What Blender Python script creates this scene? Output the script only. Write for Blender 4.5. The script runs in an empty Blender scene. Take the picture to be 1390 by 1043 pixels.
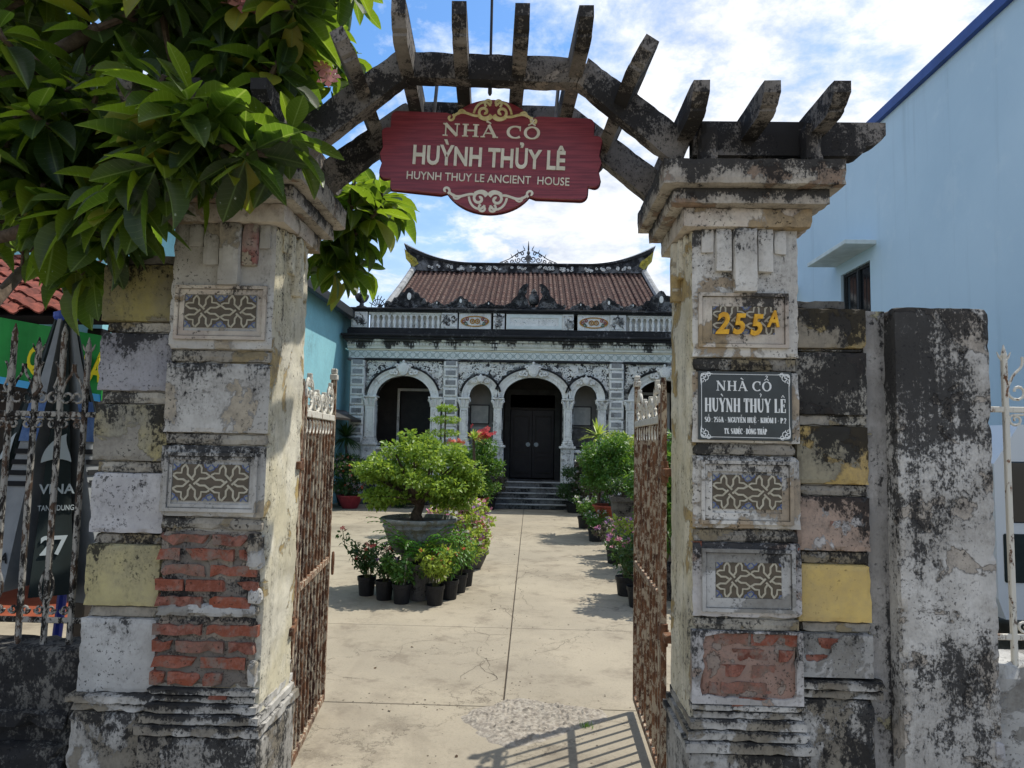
import bpy, math, random
import numpy as np
from mathutils import Vector, Matrix, noise, Euler
from mathutils.geometry import tessellate_polygon
R = math.radians
SC = bpy.context.scene
COL = SC.collection

# ------------------------------------------------------------------ camera
def make_camera(yaw=1.6, pitch=4.6, roll=1.1):
    a, b, c = R(yaw), R(pitch), R(roll)
    f = Vector((-math.sin(a)*math.cos(b), math.cos(a)*math.cos(b), math.sin(b)))
    r0 = Vector((math.cos(a), math.sin(a), 0)); u0 = r0.cross(f)
    r = math.cos(c)*r0 + math.sin(c)*u0
    u = math.cos(c)*u0 - math.sin(c)*r0
    cd = bpy.data.cameras.new('camera'); co = bpy.data.objects.new('camera', cd); COL.objects.link(co)
    m = Matrix(((r.x, u.x, -f.x, 0), (r.y, u.y, -f.y, 0), (r.z, u.z, -f.z, 1.6), (0, 0, 0, 1)))
    co.matrix_world = m
    cd.lens = 25.0; cd.sensor_width = 36.0; cd.clip_start = .05; cd.clip_end = 2000
    SC.camera = co
    return r, u, f
CAM_R, CAM_U, CAM_F = make_camera()

# ------------------------------------------------------------------ sky, clouds and sun
SUN_ELEV, SUN_AZ = 60.0, math.degrees(math.atan2(.8, .6))     # azimuth from +Y towards +X
SC.view_settings.view_transform = 'Standard'; SC.view_settings.look = 'None'
SC.view_settings.exposure = 1.2; SC.view_settings.gamma = 1.0
SC.view_settings.use_curve_mapping = False
wd = bpy.data.worlds.new('World'); SC.world = wd; wd.use_nodes = True
nt = wd.node_tree; nt.nodes.clear()
def wn(t, **k):
    n = nt.nodes.new(t)
    for a, b in k.items(): setattr(n, a, b)
    return n
sky = wn('ShaderNodeTexSky', sky_type='NISHITA', sun_disc=False, sun_elevation=R(SUN_ELEV), sun_rotation=R(SUN_AZ),
         air_density=1.0, dust_density=.6, ozone_density=2.0)
tc = wn('ShaderNodeTexCoord'); sep = wn('ShaderNodeSeparateXYZ'); nt.links.new(tc.outputs['Generated'], sep.inputs[0])
def wmath(op, a, b=None, clamp=False):
    n = wn('ShaderNodeMath', operation=op, use_clamp=clamp)
    for i, v in enumerate((a, b)):
        if v is None: continue
        if isinstance(v, (int, float)): n.inputs[i].default_value = v
        else: nt.links.new(v, n.inputs[i])
    return n.outputs[0]
den = wmath('ADD', wmath('MAXIMUM', sep.outputs[2], 0.0), .22)
cmb = wn('ShaderNodeCombineXYZ')
nt.links.new(wmath('DIVIDE', sep.outputs[0], den), cmb.inputs[0]); nt.links.new(wmath('DIVIDE', sep.outputs[1], den), cmb.inputs[1])
def wnoise(scale, det, rough, dist, off):
    mp = wn('ShaderNodeMapping'); mp.inputs['Location'].default_value = off
    nt.links.new(cmb.outputs[0], mp.inputs[0])
    n = wn('ShaderNodeTexNoise'); n.inputs['Scale'].default_value = scale; n.inputs['Detail'].default_value = det
    n.inputs['Roughness'].default_value = rough; n.inputs['Distortion'].default_value = dist
    nt.links.new(mp.outputs[0], n.inputs['Vector']); return n.outputs[0]
CLOUD_OFF = (1.45, 8.75, 3.1)
big = wnoise(.75, 3, .5, .2, CLOUD_OFF)
fine = wnoise(4.6, 12, .64, .15, (7.3, 2.2, 1.0))
cov = wmath('ADD', wmath('MULTIPLY', big, .75), wmath('MULTIPLY', fine, .42))
rmp = wn('ShaderNodeValToRGB'); rmp.color_ramp.elements[0].position = .52; rmp.color_ramp.elements[1].position = .63
nt.links.new(cov, rmp.inputs[0])
shade = wn('ShaderNodeValToRGB'); shade.color_ramp.elements[0].position = .38; shade.color_ramp.elements[1].position = .66
shade.color_ramp.elements[0].color = (2.6, 2.85, 3.3, 1); shade.color_ramp.elements[1].color = (4.7, 4.75, 4.9, 1)
nt.links.new(fine, shade.inputs[0])
# thin haze veil that whitens the sky towards the horizon
veil = wmath('SUBTRACT', 1.0, wmath('MULTIPLY', sep.outputs[2], 2.4), clamp=True)
cover = wmath('MAXIMUM', rmp.outputs[0], wmath('MULTIPLY', veil, .85))
hs = wn('ShaderNodeHueSaturation'); hs.inputs['Saturation'].default_value = 1.25; hs.inputs['Value'].default_value = .78
nt.links.new(sky.outputs[0], hs.inputs['Color'])
mix = wn('ShaderNodeMix', data_type='RGBA')
nt.links.new(cover, mix.inputs['Factor']); nt.links.new(hs.outputs[0], mix.inputs['A']); nt.links.new(shade.outputs[0], mix.inputs['B'])
bg = wn('ShaderNodeBackground'); bg.inputs['Strength'].default_value = .12
nt.links.new(mix.outputs['Result'], bg.inputs['Color'])
wo = wn('ShaderNodeOutputWorld'); nt.links.new(bg.outputs[0], wo.inputs[0])

sl = bpy.data.lights.new('sun', 'SUN'); sl.energy = 2.2; sl.angle = R(.53); sl.color = (1.0, .95, .86)
so = bpy.data.objects.new('sun', sl); COL.objects.link(so)
ce = math.cos(R(SUN_ELEV))
sun_dir = Vector((ce*.8, ce*.6, math.sin(R(SUN_ELEV))))
so.rotation_euler = sun_dir.to_track_quat('Z', 'Y').to_euler(); so.location = (20, 15, 30)
SC.cycles.max_bounces = 8; SC.cycles.diffuse_bounces = 4; SC.cycles.transparent_max_bounces = 8
SC.cycles.use_denoising = True

# ------------------------------------------------------------------ helpers: materials
def lin(h):
    h = h.lstrip('#'); v = [int(h[i:i+2], 16)/255 for i in (0, 2, 4)]
    return tuple(c/12.92 if c <= .04045 else ((c+.055)/1.055)**2.4 for c in v) + (1,)
class NT:
    def __init__(s, name):
        s.m = bpy.data.materials.new(name); s.m.use_nodes = True; s.t = s.m.node_tree; s.t.nodes.clear()
        s.out = s.n('ShaderNodeOutputMaterial'); s.b = s.n('ShaderNodeBsdfPrincipled'); s.l(s.b.outputs[0], s.out.inputs[0])
    def n(s, t, **k):
        o = s.t.nodes.new(t)
        for a, b in k.items(): setattr(o, a, b)
        return o
    def l(s, a, b): s.t.links.new(a, b)
    def put(s, sock, v):
        if hasattr(v, 'is_linked') or hasattr(v, 'links'): s.l(v, sock)
        else: sock.default_value = v
    def math(s, op, a, b=0.0, clamp=False):
        n = s.n('ShaderNodeMath', operation=op, use_clamp=clamp); s.put(n.inputs[0], a); s.put(n.inputs[1], b); return n.outputs[0]
    def mix(s, f, a, b, mode='MIX'):
        n = s.n('ShaderNodeMix', data_type='RGBA', blend_type=mode); s.put(n.inputs['Factor'], f); s.put(n.inputs['A'], a); s.put(n.inputs['B'], b); return n.outputs['Result']
    def ramp(s, v, lo, hi):
        n = s.n('ShaderNodeMapRange', interpolation_type='SMOOTHSTEP'); s.put(n.inputs[0], v); n.inputs[1].default_value = lo; n.inputs[2].default_value = hi; return n.outputs[0]
    def pos(s, seed=0, scale=(1, 1, 1), obj=False):
        if obj: g = s.n('ShaderNodeTexCoord').outputs['Object']
        else: g = s.n('ShaderNodeNewGeometry').outputs['Position']
        m = s.n('ShaderNodeMapping'); m.inputs['Location'].default_value = (seed*3.17, seed*1.73, seed*2.31); m.inputs['Scale'].default_value = scale
        s.l(g, m.inputs[0]); return m.outputs[0]
    def noise(s, vec, scale, det=6, rough=.55, dist=0.0):
        n = s.n('ShaderNodeTexNoise'); s.l(vec, n.inputs['Vector']); n.inputs['Scale'].default_value = scale; n.inputs['Detail'].default_value = det
        n.inputs['Roughness'].default_value = rough; n.inputs['Distortion'].default_value = dist; return n.outputs[0]
    def vor(s, vec, scale, feat='F1'):
        n = s.n('ShaderNodeTexVoronoi', feature=feat); s.l(vec, n.inputs['Vector']); n.inputs['Scale'].default_value = scale; return n.outputs[0]
    def bump(s, h, strength=.4, dist=.01):
        n = s.n('ShaderNodeBump'); n.inputs['Strength'].default_value = strength; n.inputs['Distance'].default_value = dist; s.put(n.inputs['Height'], h)
        s.l(n.outputs[0], s.b.inputs['Normal'])
    def fin(s, col, rough=.85, metal=0.0, spec=.3):
        s.put(s.b.inputs['Base Color'], col); s.put(s.b.inputs['Roughness'], rough); s.b.inputs['Metallic'].default_value = metal
        s.b.inputs['Specular IOR Level'].default_value = spec; return s.m
SEED = [0]
def plaster(name, base, alt, mould=.45, peel=None, peel_amt=.4, streak=.5, speck=.5, scale=1.0, bump=.5, black='#16171a', grain=1.0, peel_scale=1.0, grime=.55, zdrip=None, crown=.0):
    """weathered lime plaster: two tones, peeled patches, black mould blotches with drips, specks"""
    SEED[0] += 1; sd = SEED[0]
    s = NT(name); p = s.pos(sd)
    col = s.mix(s.ramp(s.noise(p, 4*scale, 6, .6), .38, .62), lin(base), lin(alt))
    fine = s.noise(p, 42*scale, 5, .7)
    col = s.mix(s.math('MULTIPLY', s.ramp(fine, .3, .75), .16), col, lin('#77736b'))
    h = s.math('MULTIPLY', fine, .35*grain)
    if peel:
        pm = s.noise(s.pos(sd+40), 3.6*scale*peel_scale, 9, .62, .35)
        lo = .5+(.5-peel_amt)*.42
        pmask = s.ramp(pm, lo, lo+.012)
        edge = s.math('MULTIPLY', s.ramp(pm, lo-.02, lo), s.math('SUBTRACT', 1.0, pmask))
        pc = s.mix(s.ramp(s.noise(p, 9*scale, 5, .7), .35, .65), lin(peel), lin(peel), 'MIX')
        pc = s.mix(s.math('MULTIPLY', s.ramp(s.noise(p, 15*scale, 6, .7), .4, .7), .55), pc, lin('#554f47'))
        col = s.mix(pmask, col, pc)
        col = s.mix(s.math('MULTIPLY', edge, .45), col, lin('#3c3833'))
        h = s.math('ADD', h, s.math('MULTIPLY', pmask, -1.1))
    if grime: col = s.mix(s.math('MULTIPLY', s.ramp(s.noise(s.pos(sd+60), 1.7*scale, 7, .65), .42, .68), grime*.7), col, lin('#7c7974'))
    big = s.noise(s.pos(sd+80), 2.2*scale, 6, .6, .25)
    st = s.noise(s.pos(sd+120, (11, 11, .7)), 1.5*scale, 5, .6)
    dens = s.math('ADD', s.math('MULTIPLY', big, 1-streak*.5), s.math('MULTIPLY', st, streak*.5))
    if crown:   # mould that settles on the upper edge of each block and runs down from it
        gz = s.n('ShaderNodeSeparateXYZ'); s.l(s.n('ShaderNodeTexCoord').outputs['Generated'], gz.inputs[0])
        run = s.noise(s.pos(sd+180, (1, 1, .12)), 9, 4, .6)
        dens = s.math('ADD', dens, s.math('MULTIPLY', s.math('SUBTRACT', s.math('ADD', gz.outputs[2], s.math('MULTIPLY', s.math('SUBTRACT', run, .5), 1.2)), .62), crown))
    v = s.math('ADD', s.math('MULTIPLY', s.noise(p, 22*scale, 6, .7), .5), s.math('MULTIPLY', s.noise(s.pos(sd+140, (1, 1, .6)), 95*scale, 5, .7), .5))
    v = s.math('ADD', v, s.math('MULTIPLY', s.math('SUBTRACT', dens, .5), 1.25))
    if zdrip:
        zz = s.n('ShaderNodeSeparateXYZ'); s.l(s.n('ShaderNodeNewGeometry').outputs['Position'], zz.inputs[0])
        dn = s.noise(s.pos(sd+200, (1, 1, .05)), 3.2, 5, .75)
        v = s.math('ADD', v, s.math('MULTIPLY', s.math('SUBTRACT', s.math('ADD', zz.outputs[2], s.math('MULTIPLY', s.math('SUBTRACT', dn, .5), 1.3)), zdrip[0]), zdrip[1]))
    c0 = .53+(.5-mould)*.62
    mm = s.ramp(v, c0-.02, c0+.07)
    wash = s.ramp(v, c0-.2, c0+.06)
    col = s.mix(s.math('MULTIPLY', wash, .38), col, lin('#4d4b48'))
    col = s.mix(s.math('MULTIPLY', mm, .86), col, lin(black))
    sp = s.noise(s.pos(sd+160), 75*scale, 4, .6)
    sp2 = s.math('MULTIPLY', s.ramp(sp, .62-.06*speck, .69-.06*speck), s.ramp(s.noise(p, 5*scale, 3), .4, .6))
    col = s.mix(s.math('MULTIPLY', sp2, .8*min(1, speck*1.6)), col, lin(black))
    h = s.math('ADD', h, s.math('MULTIPLY', mm, -.25))
    s.bump(h, bump, .006)
    return s.fin(col, .92, spec=.15)
def simple(name, col, col2=None, rough=.7, scale=8, bump=0, metal=0, spec=.3, rnd=0, det=5, lo=.35, hi=.65):
    SEED[0] += 1; s = NT(name); p = s.pos(SEED[0])
    c = lin(col)
    if col2:
        n = s.noise(p, scale, det, .6); c = s.mix(s.ramp(n, lo, hi), c, lin(col2))
    if rnd:
        oi = s.n('ShaderNodeObjectInfo').outputs['Random']
        hs = s.n('ShaderNodeHueSaturation'); s.put(hs.inputs['Value'], s.math('ADD', s.math('MULTIPLY', oi, rnd), 1-rnd*.5)); s.put(hs.inputs['Color'], c); c = hs.outputs[0]
    if bump: s.bump(s.noise(p, scale*5, 5, .65), bump, .004)
    return s.fin(c, rough, metal, spec)
def leafmat(name, a, b, trans=.35, tcol='#9fc22a', rough=.45, spec=.4):
    s = NT(name)
    g = s.n('ShaderNodeNewGeometry').outputs['Random Per Island']; oi = s.n('ShaderNodeObjectInfo').outputs['Random']
    v = s.math('FRACT', s.math('ADD', g, oi))
    c = s.mix(v, lin(a), lin(b))
    s.fin(c, rough, spec=spec)
    t = s.n('ShaderNodeBsdfTranslucent'); s.put(t.inputs[0], s.mix(v, lin(tcol), lin(b)))
    m = s.n('ShaderNodeMixShader'); m.inputs[0].default_value = trans
    s.l(s.b.outputs[0], m.inputs[1]); s.l(t.outputs[0], m.inputs[2]); s.l(m.outputs[0], s.out.inputs[0])
    return s.m

# ------------------------------------------------------------------ helpers: objects
ORG = {}
def tag(o, label, cat, group=None, kind=None):
    if label: o['label'] = label
    if cat: o['category'] = cat
    if group: o['group'] = group
    if kind: o['kind'] = kind
    return o
def thing(name, loc, label, cat, group=None, rz=0.0):
    o = bpy.data.objects.new(name, None); COL.objects.link(o); o.location = loc; o.empty_display_size = .1
    o.rotation_euler = (0, 0, rz)
    ORG[o] = Vector(loc) if rz == 0 else Vector((0, 0, 0))     # rotated things take local coordinates
    return tag(o, label, cat, group)
def link(name, me, mat, parent=None, loc=None, rot=None, scale=None):
    o = bpy.data.objects.new(name, me); COL.objects.link(o)
    if mat is not None and (len(me.materials) == 0): me.materials.append(mat)
    if parent is not None:
        o.parent = parent; ORG[o] = ORG[parent]
        if loc is not None: o.location = Vector(loc)-ORG[parent]
    elif loc is not None: o.location = loc
    if rot is not None: o.rotation_euler = rot
    if scale is not None: o.scale = scale
    return o
def structure(o): o['kind'] = 'structure'; return o
class MB:
    """collects shapes in world (or local) coordinates; build() links them as one mesh object"""
    def __init__(s): s.v = []; s.f = []; s.mi = []; s.cur = 0
    def add(s, vs, fs):
        b = len(s.v); s.v.extend([tuple(x) for x in vs]); s.f.extend([tuple(i+b for i in f) for f in fs]); s.mi.extend([s.cur]*len(fs)); return s
    def box(s, x0, x1, y0, y1, z0, z1):
        return s.add([(x0,y0,z0),(x1,y0,z0),(x1,y1,z0),(x0,y1,z0),(x0,y0,z1),(x1,y0,z1),(x1,y1,z1),(x0,y1,z1)],
                     [(0,3,2,1),(4,5,6,7),(0,1,5,4),(1,2,6,5),(2,3,7,6),(3,0,4,7)])
    def bbox(s, x0, x1, y0, y1, z0, z1, b=.004):
        """box with chamfered edges"""
        b = min(b, (x1-x0)*.45, (y1-y0)*.45, (z1-z0)*.45)
        X = (x0, x1); Y = (y0, y1); Z = (z0, z1); vs = []; idx = {}
        for i in (0, 1):
            for j in (0, 1):
                for k in (0, 1):
                    sx, sy, sz = (1-2*i)*b, (1-2*j)*b, (1-2*k)*b
                    for a, p in enumerate(((X[i], Y[j]+sy, Z[k]+sz), (X[i]+sx, Y[j], Z[k]+sz), (X[i]+sx, Y[j]+sy, Z[k]))):
                        idx[i, j, k, a] = len(vs); vs.append(p)
        fs = []
        g = lambda i, j, k, a: idx[i, j, k, a]
        for i in (0, 1): fs.append([g(i,0,0,0), g(i,1,0,0), g(i,1,1,0), g(i,0,1,0)])
        for j in (0, 1): fs.append([g(0,j,0,1), g(1,j,0,1), g(1,j,1,1), g(0,j,1,1)])
        for k in (0, 1): fs.append([g(0,0,k,2), g(1,0,k,2), g(1,1,k,2), g(0,1,k,2)])
        for i in (0, 1):
            for j in (0, 1): fs.append([g(i,j,0,0), g(i,j,1,0), g(i,j,1,1), g(i,j,0,1)])
        for i in (0, 1):
            for k in (0, 1): fs.append([g(i,0,k,0), g(i,1,k,0), g(i,1,k,2), g(i,0,k,2)])
        for j in (0, 1):
            for k in (0, 1): fs.append([g(0,j,k,1), g(1,j,k,1), g(1,j,k,2), g(0,j,k,2)])
        for i in (0, 1):
            for j in (0, 1):
                for k in (0, 1): fs.append([g(i,j,k,0), g(i,j,k,1), g(i,j,k,2)])
        c = Vector(((x0+x1)/2, (y0+y1)/2, (z0+z1)/2)); out = []
        for f in fs:
            P = [Vector(vs[q]) for q in f]; n = (P[1]-P[0]).cross(P[2]-P[0])
            out.append(tuple(f) if n.dot(sum(P, Vector())/len(P)-c) > 0 else tuple(reversed(f)))
        return s.add(vs, out)
    def tube(s, pts, r, n=8, cap=True, closed=False):
        pts = [Vector(p) for p in pts]; m = len(pts); rr = r if isinstance(r, (list, tuple)) else [r]*m
        vs = []; prev = None
        for i, p in enumerate(pts):
            if closed: d = pts[(i+1) % m]-pts[i-1]
            else: d = pts[min(i+1, m-1)]-pts[max(i-1, 0)]
            d = d.normalized() if d.length > 1e-9 else Vector((0, 0, 1))
            if prev is None:
                a = Vector((0, 1, 0)) if abs(d.y) < .9 else Vector((1, 0, 0)); u = d.cross(a).normalized()
            else:
                u = prev-d*prev.dot(d); u = u.normalized() if u.length > 1e-6 else d.orthogonal().normalized()
            prev = u; w = d.cross(u)
            for k in range(n):
                t = 2*math.pi*k/n; vs.append(p+(u*math.cos(t)+w*math.sin(t))*rr[i])
        fs = []
        for i in range(m if closed else m-1):
            a = i*n; b = ((i+1) % m)*n
            for k in range(n): fs.append((a+k, a+(k+1) % n, b+(k+1) % n, b+k))
        if cap and not closed: fs.append(tuple(range(n-1, -1, -1))); fs.append(tuple((m-1)*n+k for k in range(n)))
        return s.add(vs, fs)
    def lathe(s, prof, cx, cy, n=20, sq=False):
        vs = []; fs = []; m = len(prof)
        for r, z in prof:
            for k in range(n):
                t = 2*math.pi*(k+.5)/n
                q = 1/max(abs(math.cos(t)), abs(math.sin(t))) if sq else 1
                vs.append((cx+r*q*math.cos(t), cy+r*q*math.sin(t), z))
        for i in range(m-1):
            for k in range(n): fs.append((i*n+k, i*n+(k+1) % n, (i+1)*n+(k+1) % n, (i+1)*n+k))
        fs.append(tuple(range(n-1, -1, -1))); fs.append(tuple((m-1)*n+k for k in range(n)))
        return s.add(vs, fs)
    def prism(s, loops, y0, y1, plane='xz'):
        """extrude a 2D outline (first loop) with holes (others) along the third axis"""
        pl = [[Vector((a, b, 0)) for a, b in lp] for lp in loops]
        flat = [p for lp in pl for p in lp]; tris = tessellate_polygon(pl); N = len(flat)
        def mp(p, t): return (p.x, t, p.y) if plane == 'xz' else ((t, p.x, p.y) if plane == 'yz' else (p.x, p.y, t))
        vs = [mp(p, y0) for p in flat]+[mp(p, y1) for p in flat]; fs = []
        for t in tris:
            a, b, c = [flat[i] for i in t]
            if (b-a).cross(c-a).z < 0: t = (t[0], t[2], t[1])
            fs.append(tuple(t)); fs.append(tuple(i+N for i in reversed(t)))
        o = 0
        for li, lp in enumerate(pl):
            m = len(lp); ar = sum(lp[i].x*lp[(i+1) % m].y-lp[(i+1) % m].x*lp[i].y for i in range(m))
            for i in range(m):
                a, b = o+i, o+(i+1) % m
                q = (a, a+N, b+N, b)
                if (ar < 0) != (li > 0): q = tuple(reversed(q))
                fs.append(q)
            o += m
        if plane == 'xy': fs = [tuple(reversed(f)) for f in fs]
        return s.add(vs, fs)
    def rough(s, x0, x1, y0, y1, z0, z1, cell=.025, amp=.002, chip=.006, rnd=.003, seed=0, mapf=None):
        """box with gridded faces, uneven surface, rounded and chipped edges"""
        nx, ny, nz = [max(1, int(round((b-a)/cell))) for a, b in ((x0, x1), (y0, y1), (z0, z1))]
        idx = {}; vs = []
        ctr = Vector(((x0+x1)/2, (y0+y1)/2, (z0+z1)/2))
        def vid(i, j, k):
            q = (i, j, k)
            if q in idx: return idx[q]
            p = Vector((x0+(x1-x0)*i/nx, y0+(y1-y0)*j/ny, z0+(z1-z0)*k/nz))
            e = [(-1 if i == 0 else (1 if i == nx else 0)), (-1 if j == 0 else (1 if j == ny else 0)), (-1 if k == 0 else (1 if k == nz else 0))]
            sp = p*14+Vector((seed*7.1, seed*3.3, seed*5.7))
            nv = noise.noise(sp)
            ne = sum(1 for t in e if t)
            d = Vector((0, 0, 0))
            for ax in range(3):
                if e[ax]:
                    off = amp*nv
                    if ne > 1:
                        ch = noise.noise(p*22+Vector((seed*2.3, 9, seed)))
                        off -= rnd+chip*max(0, ch+.05)*(1.6 if ne == 3 else 1)
                    d[ax] = off*e[ax]
            q2 = p+d
            if mapf: q2 = mapf(q2)
            idx[q] = len(vs); vs.append(tuple(q2)); return idx[q]
        fs = []
        for i in range(nx):
            for j in range(ny):
                fs.append((vid(i,j,0), vid(i,j+1,0), vid(i+1,j+1,0), vid(i+1,j,0))); fs.append((vid(i,j,nz), vid(i+1,j,nz), vid(i+1,j+1,nz), vid(i,j+1,nz)))
        for i in range(nx):
            for k in range(nz):
                fs.append((vid(i,0,k), vid(i+1,0,k), vid(i+1,0,k+1), vid(i,0,k+1))); fs.append((vid(i,ny,k), vid(i,ny,k+1), vid(i+1,ny,k+1), vid(i+1,ny,k)))
        for j in range(ny):
            for k in range(nz):
                fs.append((vid(0,j,k), vid(0,j,k+1), vid(0,j+1,k+1), vid(0,j+1,k))); fs.append((vid(nx,j,k), vid(nx,j+1,k), vid(nx,j+1,k+1), vid(nx,j,k+1)))
        return s.add(vs, fs)
    def rough_quad(s, quad, y0, y1, **k):
        """rough bar whose face is the quad bl, br, tr, tl in x-z"""
        (ax, az), (bx_, bz), (cx, cz), (dx, dz) = quad
        L = math.hypot(bx_-ax, bz-az); H = math.hypot(dx-ax, dz-az)
        def mf(p):
            u, v = p.x/L, p.z/H
            return Vector(((1-v)*((1-u)*ax+u*bx_)+v*((1-u)*dx+u*cx), p.y, (1-v)*((1-u)*az+u*bz)+v*((1-u)*dz+u*cz)))
        return s.rough(0, L, y0, y1, 0, H, mapf=mf, **k)
    def mesh(s, name, org=None, smooth=False):
        me = bpy.data.meshes.new(name)
        o = org or Vector((0, 0, 0))
        me.from_pydata([(a-o.x, b-o.y, c-o.z) for a, b, c in s.v], [], s.f)
        if any(s.mi): me.polygons.foreach_set('material_index', s.mi)
        if smooth: me.polygons.foreach_set('use_smooth', [True]*len(me.polygons))
        me.update(); return me
    def build(s, name, mat, parent=None, smooth=False, base=None):
        org = ORG[parent] if parent is not None else (Vector(base) if base is not None else Vector((0, 0, 0)))
        me = s.mesh(name, org, smooth)
        mats = mat if isinstance(mat, (list, tuple)) else [mat]
        for m in mats: me.materials.append(m)
        o = link(name, me, None, parent)
        if parent is None: o.location = org; ORG[o] = org
        return o
def np_mesh(name, V, F, smooth=False):
    """fast mesh from arrays: V (n,3); F (m,k)"""
    me = bpy.data.meshes.new(name); V = np.asarray(V, np.float32); F = np.asarray(F, np.int32)
    me.vertices.add(len(V)); me.vertices.foreach_set('co', V.ravel())
    k = F.shape[1]; me.loops.add(F.size); me.loops.foreach_set('vertex_index', F.ravel())
    me.polygons.add(len(F)); me.polygons.foreach_set('loop_start', np.arange(len(F), dtype=np.int32)*k); me.polygons.foreach_set('loop_total', np.full(len(F), k, np.int32))
    if smooth: me.polygons.foreach_set('use_smooth', np.ones(len(F), bool))
    me.update(calc_edges=True); me.validate(); return me
def spiral(cx, cz, r0, r1, a0, turns, n=22):
    """points of a flat scroll in x-z, radius r0 -> r1, from angle a0 (deg), signed turns"""
    return [(cx+(r0+(r1-r0)*t)*math.cos(R(a0)+turns*2*math.pi*t), cz+(r0+(r1-r0)*t)*math.sin(R(a0)+turns*2*math.pi*t)) for t in [i/n for i in range(n+1)]]
def bez(a, b, c, d, n=12):
    o = []
    for i in range(n+1):
        t = i/n; u = 1-t
        o.append(tuple(u**3*a[k]+3*u*u*t*b[k]+3*u*t*t*c[k]+t**3*d[k] for k in range(len(a))))
    return o
def ribbon(mb, pts, w, y0, y1):
    """flat strip following a 2D polyline in x-z; w may vary along it"""
    m = len(pts); ww = w if isinstance(w, (list, tuple)) else [w]*m
    Lf, Rt = [], []
    for i in range(m):
        a = pts[max(i-1, 0)]; b = pts[min(i+1, m-1)]
        dx, dz = b[0]-a[0], b[1]-a[1]; q = math.hypot(dx, dz) or 1
        nx, nz = -dz/q*ww[i]/2, dx/q*ww[i]/2
        Lf.append((pts[i][0]+nx, pts[i][1]+nz)); Rt.append((pts[i][0]-nx, pts[i][1]-nz))
    vs = []
    for i in range(m): vs += [(Lf[i][0], y0, Lf[i][1]), (Rt[i][0], y0, Rt[i][1]), (Rt[i][0], y1, Rt[i][1]), (Lf[i][0], y1, Lf[i][1])]
    fs = []
    for i in range(m-1):
        a, b = 4*i, 4*i+4
        for k in range(4): fs.append((a+k, a+(k+1) % 4, b+(k+1) % 4, b+k))
    fs.append((0, 3, 2, 1)); fs.append((4*m-4, 4*m-3, 4*m-2, 4*m-1))
    mb.add(vs, [tuple(reversed(f)) for f in fs])
# ------------------------------------------------------------------ lettering
def sans(text, height, width=None, bold=0.0, depth=.004, shear=0.0, spacing=1.0):
    """built-in font as mesh data: centred on x=0, baseline z=0, facing -Y; cap height and total width in metres"""
    cu = bpy.data.curves.new('lettering', 'FONT'); cu.body = text; cu.size = 1; cu.extrude = .01; cu.offset = bold; cu.shear = shear; cu.space_character = spacing
    cu.resolution_u = 3
    ob = bpy.data.objects.new('lettering', cu); COL.objects.link(ob)
    dg = bpy.context.evaluated_depsgraph_get(); dg.update()
    me = bpy.data.meshes.new_from_object(ob.evaluated_get(dg)); bpy.data.objects.remove(ob)
    cu2 = [tuple(v.co) for v in me.vertices]
    xs = [v[0] for v in cu2]; zs = [v[2] for v in cu2]
    cap = .729; sz = height/cap; sx = sz if width is None else width/(max(xs)-min(xs)); mx = (max(xs)+min(xs))/2; zr = (max(zs)-min(zs)) or 1
    for v, c in zip(me.vertices, cu2):
        v.co = ((c[0]-mx)*sx, -(c[2]-min(zs))/zr*depth, c[1]*sz)
    me.update(); return me
def arc_pts(cx, cz, rx, rz, a0, a1, n=20):
    return [(cx+rx*math.cos(R(a0+(a1-a0)*i/n)), cz+rz*math.sin(R(a0+(a1-a0)*i/n))) for i in range(n+1)]
def arc_w(a0, a1, thick, thin, n=20):
    return [thin+(thick-thin)*abs(math.cos(R(a0+(a1-a0)*i/n)))**1.3 for i in range(n+1)]
TK, TN, SF = .19, .075, .06
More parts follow.
